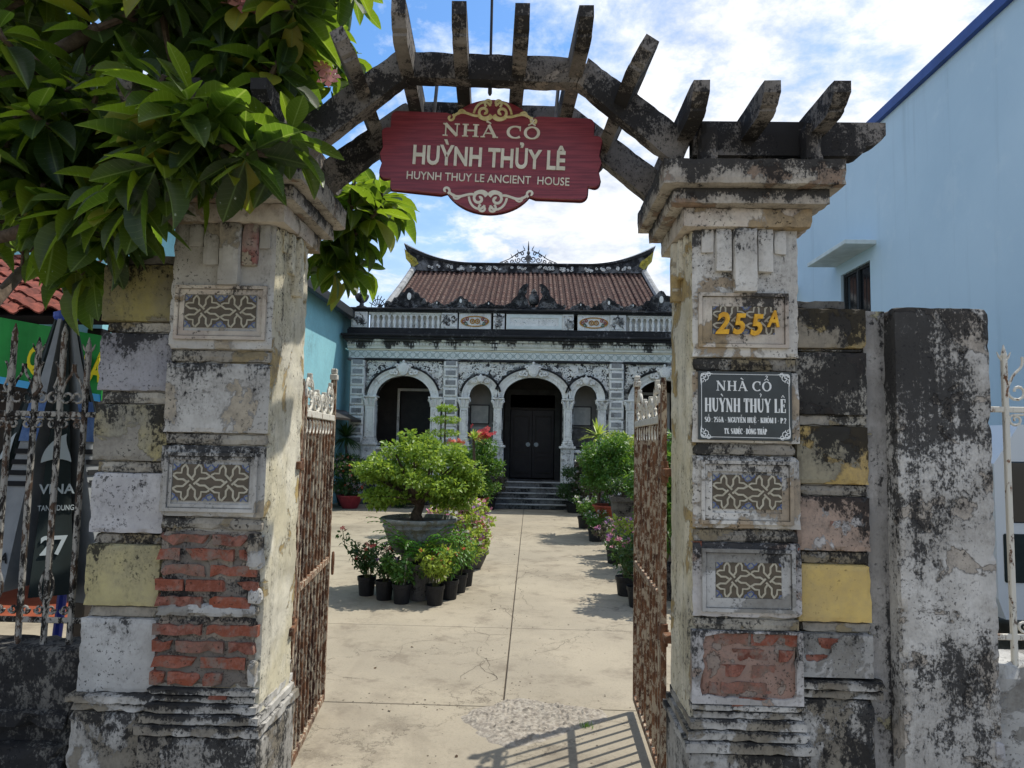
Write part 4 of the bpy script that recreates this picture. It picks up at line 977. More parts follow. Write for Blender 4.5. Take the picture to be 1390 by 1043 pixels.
# lower wall under the side bays: panels and ventilator slats
for c, hw in ((-3.225, .70), (3.225, .70), (-1.3, .293), (1.3, .293)):
    x = HC+c; zt = 1.42
    if hw > .5: MB().bbox(x-hw-.02, x+hw+.02, HY+.06, HY+.28, .0, 1.34, .01).build('parapet_wall', M['h_white'], HS)
    rl = MB(); rl.bbox(x-hw-.03, x+hw+.03, HY-.07, HY+.3, 1.34, 1.41, .012); rl.build('parapet_rail', M['h_pale'], HS)
    for i in range(7):
        q = MB(); q.bbox(x-hw+.08, x+hw-.08, HY-.05, HY+.02, .12+i*.075, .165+i*.075, .008); q.build('vent_slat', M['h_pale'], HS)
    pn = MB(); ring(pn, x-hw+.05, x+hw-.05, .8, 1.28, .03, HY-.02, HY+.07 if hw > .5 else HY+.01); pn.build('panel_mould', M['h_white'], HS)
# entablature: string courses, tiled frieze, dentils, cornice
XL, XR = HC-4.62, HC+4.62
def course(name, z0, z1, pr, mat, ext=0.0, b=.01):
    mb = MB(); mb.bbox(XL-ext, XR+ext, HY-pr, HY+.4, z0, z1, b); return mb.build(name, mat, HS)
course('architrave', 3.545, 3.60, .10, M['h_black'], .02); frz = course('frieze', 3.60, 3.80, .06, M['h_drip'])
course('string_course', 3.80, 3.835, .09, M['h_cream'], .02); course('string_course', 3.84, 3.90, .11, M['h_drip'], .03); course('dentil_band', 3.90, 4.02, .12, M['h_drip'], .04)
tm = MB(); tm.bbox(-.098, .098, -.012, .01, -.09, .09, .005); tme = tm.mesh('frieze_tile'); tme.materials.append(M['frieze'])
xm = MB(); ribbon(xm, [(-.085, -.078), (.085, .078)], .014, -.0155, -.011); ribbon(xm, [(-.085, .078), (.085, -.078)], .014, -.0152, -.011); ribbon(xm, [(-.045, 0), (0, .045), (.045, 0), (0, -.045), (-.045, 0)], .010, -.0149, -.011)
xme = xm.mesh('tile_cross'); xme.materials.append(M['friezex'])
for i in range(46):
    x = XL+.11+i*.2005
    if x > XR-.05: break
    link('frieze_tile', tme, None, frz, (x, HY-.062, 3.70)); link('tile_cross', xme, None, frz, (x, HY-.062, 3.70))
dm = MB(); dn = int((XR-XL)/.075)
for i in range(dn): dm.box(XL+i*.075, XL+i*.075+.045, HY-.165, HY-.11, 3.925, 3.985)
dm.build('dentils', M['h_drip'], HS)['kind'] = 'stuff'
course('cornice', 4.02, 4.07, .20, M['h_drip'], .08); course('cornice', 4.07, 4.13, .27, M['h_black'], .12); course('cornice', 4.13, 4.19, .33, M['h_black'], .16, .015); course('blocking_course', 4.19, 4.33, .12, M['h_black'], .05)
# roof parapet
course('parapet_base', 4.33, 4.37, .10, M['h_black'], .03)
pier_x = (-4.36, -2.10, -.86, .86, 2.10, 4.36)
for cx in pier_x:
    x = HC+cx-.02; w = .2 if abs(cx) > 1 else .14
    q = MB(); q.bbox(x-w, x+w, HY-.09, HY+.12, 4.37, 4.77, .008); pr_ = q.build('parapet_pier', M['h_pale'], HS)
    q = MB(); ring(q, x-w+.03, x+w-.03, 4.41, 4.73, .025, HY-.105, HY-.088); q.build('pier_frame', M['h_white'], pr_)
    q = relief(x-w+.08, x+w-.08, 4.47, 4.68, 9, int(cx*10)+70, lambda a, b: False)
    q.v = [(a, b-.085, c) for a, b, c in q.v]; q.build('pier_relief', M['h_relief'], pr_)['kind'] = 'stuff'
bal = MB(); bal.lathe([(.045, 4.375), (.045, 4.40), (.026, 4.42), (.044, 4.48), (.050, 4.52), (.036, 4.58), (.024, 4.62), (.03, 4.66), (.024, 4.68), (.045, 4.70), (.045, 4.73)], 0, 0, 10)
bme = bal.mesh('baluster', None, True); bme.materials.append(M['h_pale'])
for a, b in ((-4.1, -2.36), (2.36, 4.1)):
    n = 13
    MB().box(HC+a-.05, HC+b+.05, HY+.10, HY+.16, 4.37, 4.77).build('parapet_backing', M['h_pale'], HS)
    for i in range(n): link('baluster', bme, None, HS, (HC+a+.04+(b-a-.08)*i/(n-1), HY+.0, 0))
    q = MB(); q.bbox(HC+a-.05, HC+b+.05, HY-.06, HY+.1, 4.72, 4.77, .008); q.build('baluster_rail', M['h_pale'], HS)
    ar = MB()
    for i in range(n-1):
        x = HC+a+.04+(b-a-.08)*(i+.5)/(n-1); d = (b-a-.08)/(n-1)/2
        pts = [(x-d, 4.725), (x-d, 4.63)]+arc_pts(x, 4.64, d*.62, .06, 180, 0, 8)+[(x+d, 4.63), (x+d, 4.725)]; ar.prism([pts[::-1]], HY-.03, HY+.03)
    ar.build('baluster_arcade', M['h_pale'], HS)
# coloured coin panels
for cx in (-1.48, 1.48):
    x = HC+cx
    q = MB(); q.bbox(x-.40, x+.40, HY-.06, HY+.1, 4.37, 4.77, .006); pn = q.build('relief_panel', M['h_pale'], HS)
    q = MB(); el = arc_pts(x, 4.565, .36, .14, 0, 360, 28)[:-1]; el2 = arc_pts(x, 4.565, .32, .112, 0, 360, 28)[:-1]; q.prism([el, el2[::-1]], HY-.075, HY-.058); q.build('panel_oval', M['orangerel'], pn)
    q = MB()
    for s_ in (-1, 1):
        q.tube([(x+s_*.06+.055*math.cos(t*.4488), HY-.075, 4.565+.055*math.sin(t*.4488)) for t in range(14)], .014, 5, closed=True)
        q.box(x+s_*.06-.02, x+s_*.06+.02, HY-.08, HY-.06, 4.545, 4.585)
    q.build('coin_relief', M['orangerel'], pn)
    q = MB(); g2 = MB()
    for s_ in (-1, 1):
        for j, (dx, dz, a) in enumerate(((.2, .05, 40), (.22, -.05, 200), (.29, 0, 120))): (q if j != 1 else g2).tube([(x+s_*p[0], HY-.07, p[1]) for p in spiral(dx, 4.565+dz, .05, .01, a, 1.1, 10)], .016, 5)
    q.build('ribbon_relief', M['redrel'], pn); g2.build('leaf_relief', M['greenrel'], pn)
q = MB(); q.bbox(HC-.70, HC+.70, HY-.06, HY+.1, 4.37, 4.77, .006); pn = q.build('name_panel', M['h_pale'], HS)
q = MB(); ring(q, HC-.69, HC+.69, 4.385, 4.755, .085, HY-.08, HY-.058); q.build('panel_border', M['frieze'], pn)
q = MB(); rr = random.Random(5)
for i in range(5):
    x = HC-.48+i*.24
    for j in range(4):
        a = (x+rr.uniform(-.03, .03), 4.57+rr.uniform(-.04, .04)); b = (a[0]+rr.uniform(-.03, .03), a[1]+rr.uniform(-.03, .03)); ribbon(q, [a, b], .008, HY-.064-.0002*j, HY-.058)
q.build('faded_brushmarks', M['friezex'], pn)
course('parapet_coping', 4.77, 4.81, .12, M['h_black'], .03); course('parapet_coping', 4.81, 4.87, .17, M['h_black'], .06, .015)
# cresting along the parapet
def crest(cx, w, h, seed, broken=False):
    x = HC+cx; q = MB(); y0, y1 = HY-.04, HY+.10
    q.bbox(x-w, x+w, y0-.02, y1+.02, 4.87, 4.95, .01)
    if broken:
        for s_ in (-1, 1):
            pts = [(x+s_*a*w, 4.95+b*h) for a, b in ((.12, 0), (.98, 0), (.86, .12), (.74, .16), (.66, .34), (.52, .5), (.48, .72), (.36, .92), (.25, 1.0), (.17, .95), (.24, .84), (.22, .66), (.3, .5), (.2, .3))]
            q.prism([pts if s_ > 0 else pts[::-1]], y0, y1)
            for (a, b, r) in ((.62, .16, .07), (.42, .42, .08), (.28, .78, .05), (.8, .06, .05)): q.tube([(x+s_*p[0], y0-.01, p[1]) for p in spiral(a*w, 4.95+b*h, r, .012, 90, 1.2, 12)], .016, 5)
        q.lathe([(.05, 4.95), (.05, 5.0), (.11, 5.03), (.14, 5.14), (.12, 5.25), (.07, 5.3), (.08, 5.34), (.02, 5.42)], x, HY+.03, 12)
    else:
        pts = [(x+a*w, 4.95+b*h) for a, b in ((-1, 0), (1, 0), (.85, .18), (.7, .2), (.62, .42), (.45, .45), (.36, .7), (.2, .74), (.1, .95), (0, 1.0), (-.1, .95), (-.2, .74), (-.36, .7), (-.45, .45), (-.62, .42), (-.7, .2), (-.85, .18))]
        q.prism([pts], y0, y1)
        for s_ in (-1, 1):
            for (a, b, r) in ((.55, .2, .07*h/.45), (.8, .08, .05*h/.45), (.25, .5, .05*h/.45)): q.tube([(x+s_*p[0], y0-.01, p[1]) for p in spiral(a*w, 4.95+b*h, r, .012, 90, 1.2, 12)], .015, 5)
    o = q.build('crest', M['h_crest'], HS)
    if not broken:
        e = MB(); el = arc_pts(x, 4.95+h*.5, .05*h/.45, .09*h/.45, 0, 360, 14)[:-1]; e.prism([el], y0-.025, y0); e.build('crest_shield', M['h_pale'], o)
crest(-.02, .78, .60, 1, True); crest(-3.15, .62, .46, 2); crest(3.15, .62, .46, 3); crest(-1.85, .42, .26, 4); crest(1.85, .42, .26, 5); crest(-1.15, .25, .14, 6); crest(1.15, .25, .14, 7); crest(2.45, .2, .14, 8); crest(-2.45, .2, .14, 9)
rr = random.Random(77); lump = MB()
for i in range(190):
    x = rr.uniform(XL+.7, XR-.7); r = rr.uniform(.025, .075); z = 4.88+rr.uniform(0, .09)
    lump.tube([(p[0], HY-.06+rr.uniform(-.02, .03), p[1]) for p in spiral(x, z, r, .008, rr.uniform(0, 360), rr.choice((-1, 1)), 7)], .017, 5)
lump.build('crest_foliage', M['h_crest'], HS)['kind'] = 'stuff'
for cx in (-4.36, 4.36):
    x = HC+cx; q = MB(); q.lathe([(.13, 4.87), (.13, 4.91), (.06, 4.94), (.05, 5.0), (.13, 5.06), (.17, 5.14), (.18, 5.2), (.12, 5.24), (.06, 5.26), (.05, 5.31), (.08, 5.34), (.03, 5.38), (.05, 5.42), (.005, 5.46)], x, HY+.02, 16); q.build('urn', M['h_crest'], HS, True)
    s_ = 1 if cx < 0 else -1; q = MB(); ox = x+s_*.42
    for k in range(-3, 4):
        a = R(90+k*22); q.tube([(ox+.06*math.cos(a), HY, 4.9+.06*math.sin(a)), (ox+.2*math.cos(a+.1), HY, 4.9+.24*math.sin(a)), (ox+.24*math.cos(a), HY, 4.9+.3*math.sin(a))], .012, 5)
    q.tube([(ox+.17*math.cos(R(t)), HY, 4.9+.2*math.sin(R(t))) for t in range(0, 181, 12)], .01, 5)
    for dx in (.3, .45): q.tube([(ox+s_*p[0], HY, p[1]) for p in spiral(dx, 4.95, .08, .015, 90, 1.3, 14)], .012, 5)
    q.build('iron_fan', M['h_crest'], HS)
# roof: two slopes, rows of clay tiles, swooping ridge
RX = HC-.21; EY, RY, EZ, RZ = 18.35, 22.0, 5.02, 6.86; RL = 3.62
rf = MB()
rf.add([(RX-RL-.0, EY, EZ), (RX+RL, EY, EZ), (RX+RL, RY, RZ), (RX-RL, RY, RZ), (RX-RL, RY+3.65, EZ), (RX+RL, RY+3.65, EZ)], [(0, 1, 2, 3), (3, 2, 5, 4)])
rf.add([(RX-RL, EY, EZ-.12), (RX+RL, EY, EZ-.12), (RX+RL, RY, RZ-.12), (RX-RL, RY, RZ-.12), (RX-RL, RY+3.65, EZ-.12), (RX+RL, RY+3.65, EZ-.12)], [(3, 2, 1, 0), (4, 5, 2, 3)])
roof = rf.build('roof', M['roofgap'], HS)
SL = math.hypot(RY-EY, RZ-EZ); nseg = 16
tv = []; tf = []
for i in range(nseg+1):
    for e in (0, 1):
        if i == 0 and e == 0 or i == nseg and e == 1: continue
        rr_ = .05 if e else .042
        for k in range(6):
            t = math.pi*k/5; tv.append((rr_*math.cos(t), i*SL/nseg, rr_*math.sin(t)+.008))
m_ = len(tv)//6
for i in range(m_-1):
    for k in range(5): tf.append((i*6+k, i*6+k+1, (i+1)*6+k+1, (i+1)*6+k))
tf.append((5, 4, 3, 2, 1, 0))
trow = MB().add(tv, tf).mesh('tile_row'); trow.materials.append(M['rooftile'])
pan = MB()
for i in range(14): pan.box(-.035, .035, i*SL/14, i*SL/14+SL/14*.96, -.01+.0, .012)
pan = pan.mesh('pan_row'); pan.materials.append(M['pantile'])
ang = math.atan2(RZ-EZ, RY-EY); nr = 48; pitch = (2*RL-.3)/(nr-1)
for i in range(nr):
    x = RX-RL+.15+i*pitch
    link('tile_row', trow, None, roof, (x+rr.uniform(-.01, .01), EY-.02+rr.uniform(-.03, .02), EZ+rr.uniform(-.008, .008)), (ang+rr.uniform(-.002, .002), 0, rr.uniform(-.003, .003)))
    if i < nr-1: link('pan_row', pan, None, roof, (x+pitch/2, EY-.02, EZ+.0), (ang, 0, 0))
for s_ in (-1, 1):   # raised verge bands
    q = MB(); x = RX+s_*RL
    q.tube([(x, EY-.05, EZ+.1), (x, (EY+RY)/2, (EZ+RZ)/2+.09), (x, RY, RZ+.12)], .095, 8); q.build('verge', M['h_grey'], roof)
    g_ = MB(); g_.add([(x, EY, EZ-.1), (x, RY, RZ-.1), (x, RY+3.65, EZ-.1), (x, EY, 3.6), (x, RY+3.65, 3.6)], [(0, 1, 2, 4, 3)] if s_ < 0 else [(3, 4, 2, 1, 0)]); g_.build('gable_wall', M['h_grey'], HS)
def ridge_z(u):  # u in -1..1
    return 7.14+.02*u*u+.56*max(0, (abs(u)-.45)/.55)**2.1
N = 48; rl_ = 3.93
top = [(RX+.02+u*rl_, ridge_z(u)) for u in [-1+2*i/N for i in range(N+1)]]
bot = [(RX+min(max(u*rl_, -RL-.02), RL+.02), 6.84+.05*abs(u)) for u in [-1+2*i/N for i in range(N+1)]]
def strip(off0, off1, y0, y1, name, mat, par):
    q = MB(); vs = []; fs = []
    for i in range(N+1):
        t, b = top[i], bot[i]; L = lambda k: (b[0]+(t[0]-b[0])*k, b[1]+(t[1]-b[1])*k)
        a, c = L(off0), L(off1); vs += [(a[0], y0, a[1]), (c[0], y0, c[1]), (c[0], y1, c[1]), (a[0], y1, a[1])]
        if i:
            o0, o1 = 4*i-4, 4*i
            for k in range(4): fs.append((o0+k, o1+k, o1+(k+1) % 4, o0+(k+1) % 4))
    fs += [(0, 1, 2, 3), (4*N+3, 4*N+2, 4*N+1, 4*N)]
    return MB().add(vs, fs).build(name, mat, par)
rd = strip(0, .82, RY-.14, RY+.14, 'ridge', M['h_crest'], HS)
strip(.82, 1.0, RY-.2, RY+.2, 'ridge_cap', M['h_black'], rd)
strip(1.0, 1.06, RY-.15, RY+.15, 'ridge_cap', M['h_pale'], rd)
rr = random.Random(3); q = MB()
for i in range(70):
    u = rr.uniform(-.86, .86); z = 6.9+rr.uniform(.03, .13)+.2*max(0, abs(u)-.6); q.tube([(p[0], RY-.155, p[1]) for p in spiral(RX+u*3.7, z, rr.uniform(.03, .06), .01, rr.uniform(0, 360), rr.choice((-1, 1)), 7)], .016, 4)
q.build('ridge_relief', M['h_pale'], rd)['kind'] = 'stuff'
for s_ in (-1, 1):
    q = MB(); e = [(RX+s_*a, b) for a, b in ((3.60, 6.98), (3.84, 7.24), (3.90, 7.58), (3.74, 7.40), (3.52, 7.26), (3.44, 7.1))]
    q.prism([e if s_ > 0 else e[::-1]], RY-.17, RY-.14)
    for (dx, dz, r) in ((3.66, 7.22, .07), (3.76, 7.36, .05), (3.56, 7.15, .05)): q.tube([(RX+s_*p[0], RY-.19, p[1]) for p in spiral(dx, dz, r, .012, 30, 1.2, 10)], .018, 5)
    q.build('ridge_end', M['ochre'], rd)
q = MB(); fx = RX+.0; fz = 7.16                 # openwork finial
for s_ in (-1, 1):
    for (a, b, r, an, tn) in ((.14, .16, .11, 200, 1.3), (.32, .13, .10, 20, -1.3), (.5, .08, .08, 200, 1.3), (.2, .33, .07, 0, 1.2), (.68, .05, .06, 20, -1.2), (.84, .03, .05, 200, 1.2), (.38, .27, .06, 90, 1.1)):
        q.tube([(fx+s_*p[0], RY, p[1]) for p in spiral(a, fz+b, r, .015, an, tn, 12)], .018, 5)
    q.tube([(fx+s_*a, RY, fz+b) for a, b in ((.95, .01), (.6, .16), (.35, .34), (.1, .45))], .014, 5)
    for a, b in ((.3, .42), (.5, .28), (.12, .55)): q.tube([(fx+s_*a, RY, fz+b-.08), (fx+s_*(a+.06), RY, fz+b+.05)], [.02, .004], 5)
q.lathe([(.05, fz), (.05, fz+.1), (.11, fz+.16), (.09, fz+.24), (.03, fz+.3), (.06, fz+.36), (.02, fz+.44), (.03, fz+.48), (.006, fz+.74)], fx, RY, 10)
q.build('finial', M['h_crest'], rd)
# porch: floor, ceiling, inner wall, doors, steps
MB().box(XL, XR, 25.8, 26.0, .0, 4.2).build('back_wall', M['h_dark'], HS)
MB().box(XL, XR, HY+.33, 26.0, .0, .6).build('porch_floor', M['h_step'], HS)
MB().box(XL, XR, HY-.0, 26.0, 4.2, 4.3).build('porch_ceiling', M['h_dark'], HS)
for s_ in (-1, 1): MB().box(HC+s_*4.45-.08, HC+s_*4.45+.08, HY+.33, 26.0, 0, 4.2).build('side_wall', M['h_white'], HS)
IY = 19.3
for s_ in (-1, 1): MB().box(HC+s_*.86-.03, HC+s_*.86+.03, HY+.33, IY-.07, .6, 4.19).build('porch_partition', M['h_porch'], HS)
ho2 = [[(HC-.62, .6), (HC+.62, .6), (HC+.62, 2.9), (HC-.62, 2.9)], [(HC-3.62, .9), (HC-2.35, .9), (HC-2.35, 2.9), (HC-3.62, 2.9)], [(HC+2.35, .9), (HC+3.62, .9), (HC+3.62, 2.9), (HC+2.35, 2.9)]]
MB().prism([[(XL+.2, .6), (XR-.2, .6), (XR-.2, 4.19), (XL+.2, 4.19)]]+ho2, IY, IY+.2).build('inner_wall', M['h_dark'], HS)
for c in (-2.985, 2.985):
    q = MB(); q.prism([[(HC+c-.7, .9), (HC+c+.7, .9), (HC+c+.7, 2.98), (HC+c-.7, 2.98)], [(HC+c-.635, .9), (HC+c+.635, .9), (HC+c+.635, 2.91), (HC+c-.635, 2.91)]], IY-.05, IY+.02); q.build('window_surround', M['h_pale'], HS)
    MB().box(HC+c-.63, HC+c+.63, IY+.12, IY+.16, .9, 2.9).build('dark_opening', M['h_door'], HS)  # near-black sheet standing for the dark interior behind the opening
q = MB(); q.prism([[(HC-.74, .6), (HC+.74, .6), (HC+.74, 3.0), (HC-.74, 3.0)], [(HC-.6, .6), (HC+.6, .6), (HC+.6, 2.86), (HC-.6, 2.86)]], IY-.06, IY+.02); q.build('door_surround', M['h_porch2'], HS)
for s_ in (-1, 1):
    q = MB(); q.bbox(HC+(.0 if s_ > 0 else -.59), HC+(.59 if s_ > 0 else 0)-.004, IY+.06, IY+.11, .62, 2.45, .006); dr = q.build('door_leaf', M['h_door'], HS)
    for z0, z1 in ((.75, 1.2), (1.3, 2.3)): q = MB(); ring(q, HC+s_*.3-.22, HC+s_*.3+.22, z0, z1, .03, IY+.04, IY+.062); q.build('door_panel', M['h_dark'], dr)
    q = MB(); q.lathe([(.05, -.0), (.06, .02), (.015, .035)], 0, 0, 12); q.v = [(HC+s_*.11+a, IY+.06-c, 1.52+b) for a, b, c in q.v]; q.build('door_light_disc', M['whiteconc'], dr)  # pale disc painted in for a small light at the door
MB().bbox(HC-.6, HC+.6, IY+.03, IY+.1, 2.45, 2.52, .006).build('transom', M['h_dark'], HS)
# notices hung in the two narrow bays, on a grey screen wall
for c, s_ in ((-1.30, -1), (1.30, 1)):
    x = HC+c
    MB().box(x-.40, x+.42, HY+.62, HY+.70, .6, 4.19).build('screen_wall', M['h_porch'], HS)
    for i, (z0, z1, m) in enumerate(((2.02, 2.52, 'paper'), (1.46, 1.98, 'paper' if s_ < 0 else 'photo'))):
        w0, w1 = (x-.3, x+.19) if s_ < 0 else (x-.36, x+.2)
        f_ = MB(); ring(f_, w0, w1, z0, z1, .025, HY+.59, HY+.618); fo_ = f_.build('notice_frame', M['h_door'] if i == 0 or s_ > 0 else M['h_porch'], HS)
        MB().box(w0+.02, w1-.02, HY+.60, HY+.612, z0+.02, z1-.02).build('notice_sheet', M[m], fo_)
for i in range(5):   # steps
    z1 = .62-.124*i; q = MB(); q.bbox(HC-.80-.035*i, HC+.80+.035*i, HY-.02-.12*i-.10, HY+.33 if i == 0 else HY-.02-.12*(i-1)-.098, 0, z1, .012); st_ = q.build('step', M['h_step'], HS)
    q = MB(); q.bbox(HC-.82-.035*i, HC+.82+.035*i, HY-.02-.12*i-.125, HY-.02-.12*i-.02, z1-.03, z1+.004, .008); q.build('step_nosing', M['h_grey'], st_)
MB().bbox(HC-4.7, HC-.98, HY-.12, HY-.005, 0, .1, .01).build('plinth', M['h_step'], HS); MB().bbox(HC+.98, HC+4.7, HY-.12, HY-.005, 0, .1, .01).build('plinth', M['h_step'], HS)
# ------------------------------------------------------------------ gate leaves
def gate_leaf(hx, hy, tx, ty, label, flip, hz=1.86):
    L = math.hypot(tx-hx, ty-hy); rz = math.atan2(ty-hy, tx-hx)
    o = thing('gate_leaf', (hx, hy, .05), label, 'gate', 'leaves of the iron gate', rz=rz)
    b = .05
    def bar(name, x0, x1, z0, z1, t=.012, mat='rust', y=0): mb = MB(); mb.bbox(x0, x1, y-t, y+t, z0-b, z1-b, .003); return mb.build(name, M[mat], o)
    # hinge stile: broad flat bar with a spear point
    w = .05; mb = MB(); mb.prism([[(-w/2, .0), (w/2, .0), (w/2, hz-.09-b), (0, hz-b), (-w/2, hz-.09-b)]], -.012, .012); mb.build('hinge_stile', M['rust'], o)
    bar('stile', .045, .075, .06, 1.80, .015); bar('stile', L-.03, L, .06, 1.95, .016)
    for z0, z1 in ((.06, .10), (.86, .895), (1.70, 1.735)): bar('rail', .075, L-.03, z0, z1, .016, 'ironwhite' if z0 > 1.5 else 'rust')
    n = 8
    for i in range(n):
        x = .075+(L-.105)*(i+1)/(n+1); bar('bar', x-.009, x+.009, .10, .86, .009, 'rust'); bar('bar', x-.009, x+.009, .895, 1.70, .009, 'rust')
    for i in range(n+1):
        x = .075+(L-.105)*(i+.5)/(n+1); d = (L-.105)/(n+1)/2
        mb = MB(); mb.tube([(x+d*.7*math.cos(t*.5236), 0, 1.655-b+d*.7*math.sin(t*.5236)) for t in range(12)], .006, 6, closed=True); mb.build('ring', M['ironwhite'], o)
    for i in range(4):       # lyre scrolls of the cresting, low in the middle and rising to both stiles
        u = (i+.5)/4; x = .075+(L-.105)*u; s_ = .10+.13*abs(2*u-1)**1.5; d = (L-.105)/8
        mb = MB(); z = 1.735-b
        for q in (-1, 1):
            mb.tube([(x+q*a, 0, z+c) for a, c in bez((.004, 0), (d*1.1, .01), (d*1.0, s_*.8), (d*.35, s_*.85), 10)]+[(x+q*(d*.35+p[0]), 0, z+s_*.85+p[1]-.02) for p in spiral(0, 0, .02, .006, 90, .9, 8)], .009, 6)
            mb.tube([(x+q*p[0], 0, z+p[1]) for p in spiral(d*.42, s_*.42, d*.35, .006, 270, 1.2, 12)], .007, 6)
        mb.bbox(x-.014, x+.014, -.012, .012, z+s_*.8, z+s_*1.02, .003); mb.build('crest_scroll', M['ironwhite'], o)
    for x, z, h in ((L-.015, 1.95, .05),):
        mb = MB(); mb.bbox(x-.03, x+.03, -.022, .022, z-b, z-b+.035, .005); mb.bbox(x-.018, x+.018, -.018, .018, z-b+.035, z-b+.07, .006); mb.build('stile_cap', M['ironwhite'], o)
    for z in (.72, 1.47):
        mb = MB(); sy = -1 if flip else 1
        mb.bbox(-.045, .03, -.02, .02, z-b-.03, z-b+.03, .005); mb.tube([(-.03, -.0, z-b-.05), (-.03, 0, z-b+.05)], .018, 8); mb.bbox(-.11, -.04, -.03, .012, z-b-.018, z-b+.018, .004); mb.build('hinge', M['rustdark'], o)
    return o, L
LG, LL = gate_leaf(-1.10, 3.37, -1.205, 4.30, 'rusty iron gate leaf with a ring handle, hung on the bare brick pillar', False, 1.88)
RG, LR = gate_leaf(.632, 3.42, .655, 4.44, 'rusty iron gate leaf hung on the pillar with the house number', True, 1.92)
mb = MB(); mb.tube([(LL-.015+.0*math.cos(t*.4), -.03-.05*math.sin(t*.4488)*0-.02, .82+.06*math.sin(t*.4488)) if False else (LL+.01+.022*math.cos(t*.4488), -.03, .80+.065*math.sin(t*.4488)) for t in range(14)], .007, 6, closed=True); mb.build('ring_handle', M['rustdark'], LG)

# ------------------------------------------------------------------ dwarf walls and iron fences on the street
dw = MB(); dw.rough(-4.6, -1.85, 2.985, 3.2, .32, .70, cell=.05, amp=.006, chip=.02, seed=4)
dl = thing('dwarf_wall', (-3.2, 3.1, 0), 'low black damp wall under the scrolled iron fence', 'wall'); dw.build('wall_body', M['darkwall'], dl)
MB().rough(-4.6, -1.88, 2.94, 3.22, .40, .46, cell=.05, amp=.008, chip=.03, seed=5).build('wall_moulding', M['darkwall'], dl)
MB().rough(-4.6, -1.88, 2.93, 3.24, .0, .33, cell=.05, amp=.01, chip=.03, seed=6).build('wall_base', M['darkwall'], dl)
def fence(name, label, xs, y, zb, zr0, zr1, tops, x0, x1, mat):
    o = thing(name, ((x0+x1)/2, y, zb), label, 'fence')
    def rail(z, h=.012): mb = MB(); mb.bbox(x0, x1, y-.007, y+.007, z-h, z+h, .003); mb.build('rail', mat, o)
    rail(zr0); rail(zr1); 
    for i, x in enumerate(xs):
        t = tops[i % 2]; mb = MB(); mb.bbox(x-.0105, x+.0105, y-.0105, y+.0105, zb-.03, t-.06, .003)
        mb.tube([(x, y, t-.065), (x, y, t-.045), (x, y, t)], [.009, .013, .002], 8)
        if i % 2 == 0:
            for s_ in (-1, 1): mb.tube([(x+s_*.004, y, t-.07), (x+s_*.02, y, t-.05), (x+s_*.028, y, t-.03)], [.005, .005, .002], 6)
        mb.build('picket', mat, o)
    d = abs(xs[1]-xs[0])/2
    for i in range(len(xs)-1):
        xc = (xs[i]+xs[i+1])/2
        mb = MB()
        for s_ in (-1, 1): mb.tube([(xc+s_*p[0], y-.004, p[1]) for p in bez((.004, zr1-.015), (.006, zr1-.03), (d*.9, zr1-.01), (d*.86, zr1-.04), 7)]+[(xc+s_*p[0], y-.004, p[1]) for p in spiral(d*.52, zr1-.042, d*.34, .006, 0, -1.1, 12)], .0055, 6)
        mb.build('scroll', mat, o)
        if i % 2 == 0:
            mb = MB()
            for s_ in (-1, 1):
                # large S scroll rising from the rail towards the tall picket
                mb.tube([(xc+s_*p[0], y-.004, p[1]) for p in spiral(d*.4, zr1+.075, .012, d*.55, 0, 1.1, 12)]+[(xc+s_*p[0], y-.004, p[1]) for p in bez((d*.72, zr1+.12), (d*.5, zr1+.17), (d*.0, zr1+.16), (d*.1, zr1+.22), 8)], .006, 6)
            mb.build('scroll', mat, o)
        else:
            mb = MB()
            for s_ in (-1, 1):
                mb.tube([(xc+s_*p[0], y-.004, p[1]) for p in spiral(d*.45, zr1+.07, .01, d*.5, 90, -1.1, 12)]+[(xc+s_*p[0], y-.004, p[1]) for p in bez((d*.5, zr1+.12), (d*.9, zr1+.16), (d*.85, zr1+.2), (d*.5, zr1+.23), 8)], .006, 6)
            mb.build('scroll', mat, o)
        mb = MB()
        for s_ in (-1, 1): mb.tube([(xc+s_*p[0], y-.004, p[1]) for p in spiral(d*.52, zr0+.045, d*.36, .006, 180, 1.2, 12)], .006, 6)
        mb.build('scroll', mat, o)
    for i, x in enumerate(xs):
        if i % 2 == 1:
            mb = MB()
            for s_ in (-1, 1): mb.tube([(x+s_*p[0], y-.004, p[1]) for p in bez((.004, zr0+.07), (.04, zr0+.11), (.036, zr0+.16), (.004, zr0+.22), 10)], .006, 6)
            mb.build('leaf_scroll', mat, o)
    return o
fence('iron_fence', 'black and white flaking scrolled iron fence in front of the closed parasol', [-1.953-.112*i for i in range(14)], 3.06, .70, .80, 1.68, (2.02, 2.08), -3.5, -1.83, M['irondark'])
wr = MB(); wr.rough(1.84, 4.2, 2.96, 3.18, .0, .755, cell=.06, amp=.004, chip=.02, seed=14)
drw = thing('dwarf_wall', (3.0, 3.07, 0), 'low pale grey wall beside the black and white post', 'wall'); wr.build('wall_body', M['whitewash'], drw)
fence('iron_fence', 'white rust streaked scrolled iron fence in front of the white taxi van', [1.965+.16*i for i in range(12)], 3.0, .755, .85, 1.77, (2.04, 2.0), 1.84, 3.8, M['ironwhite'])

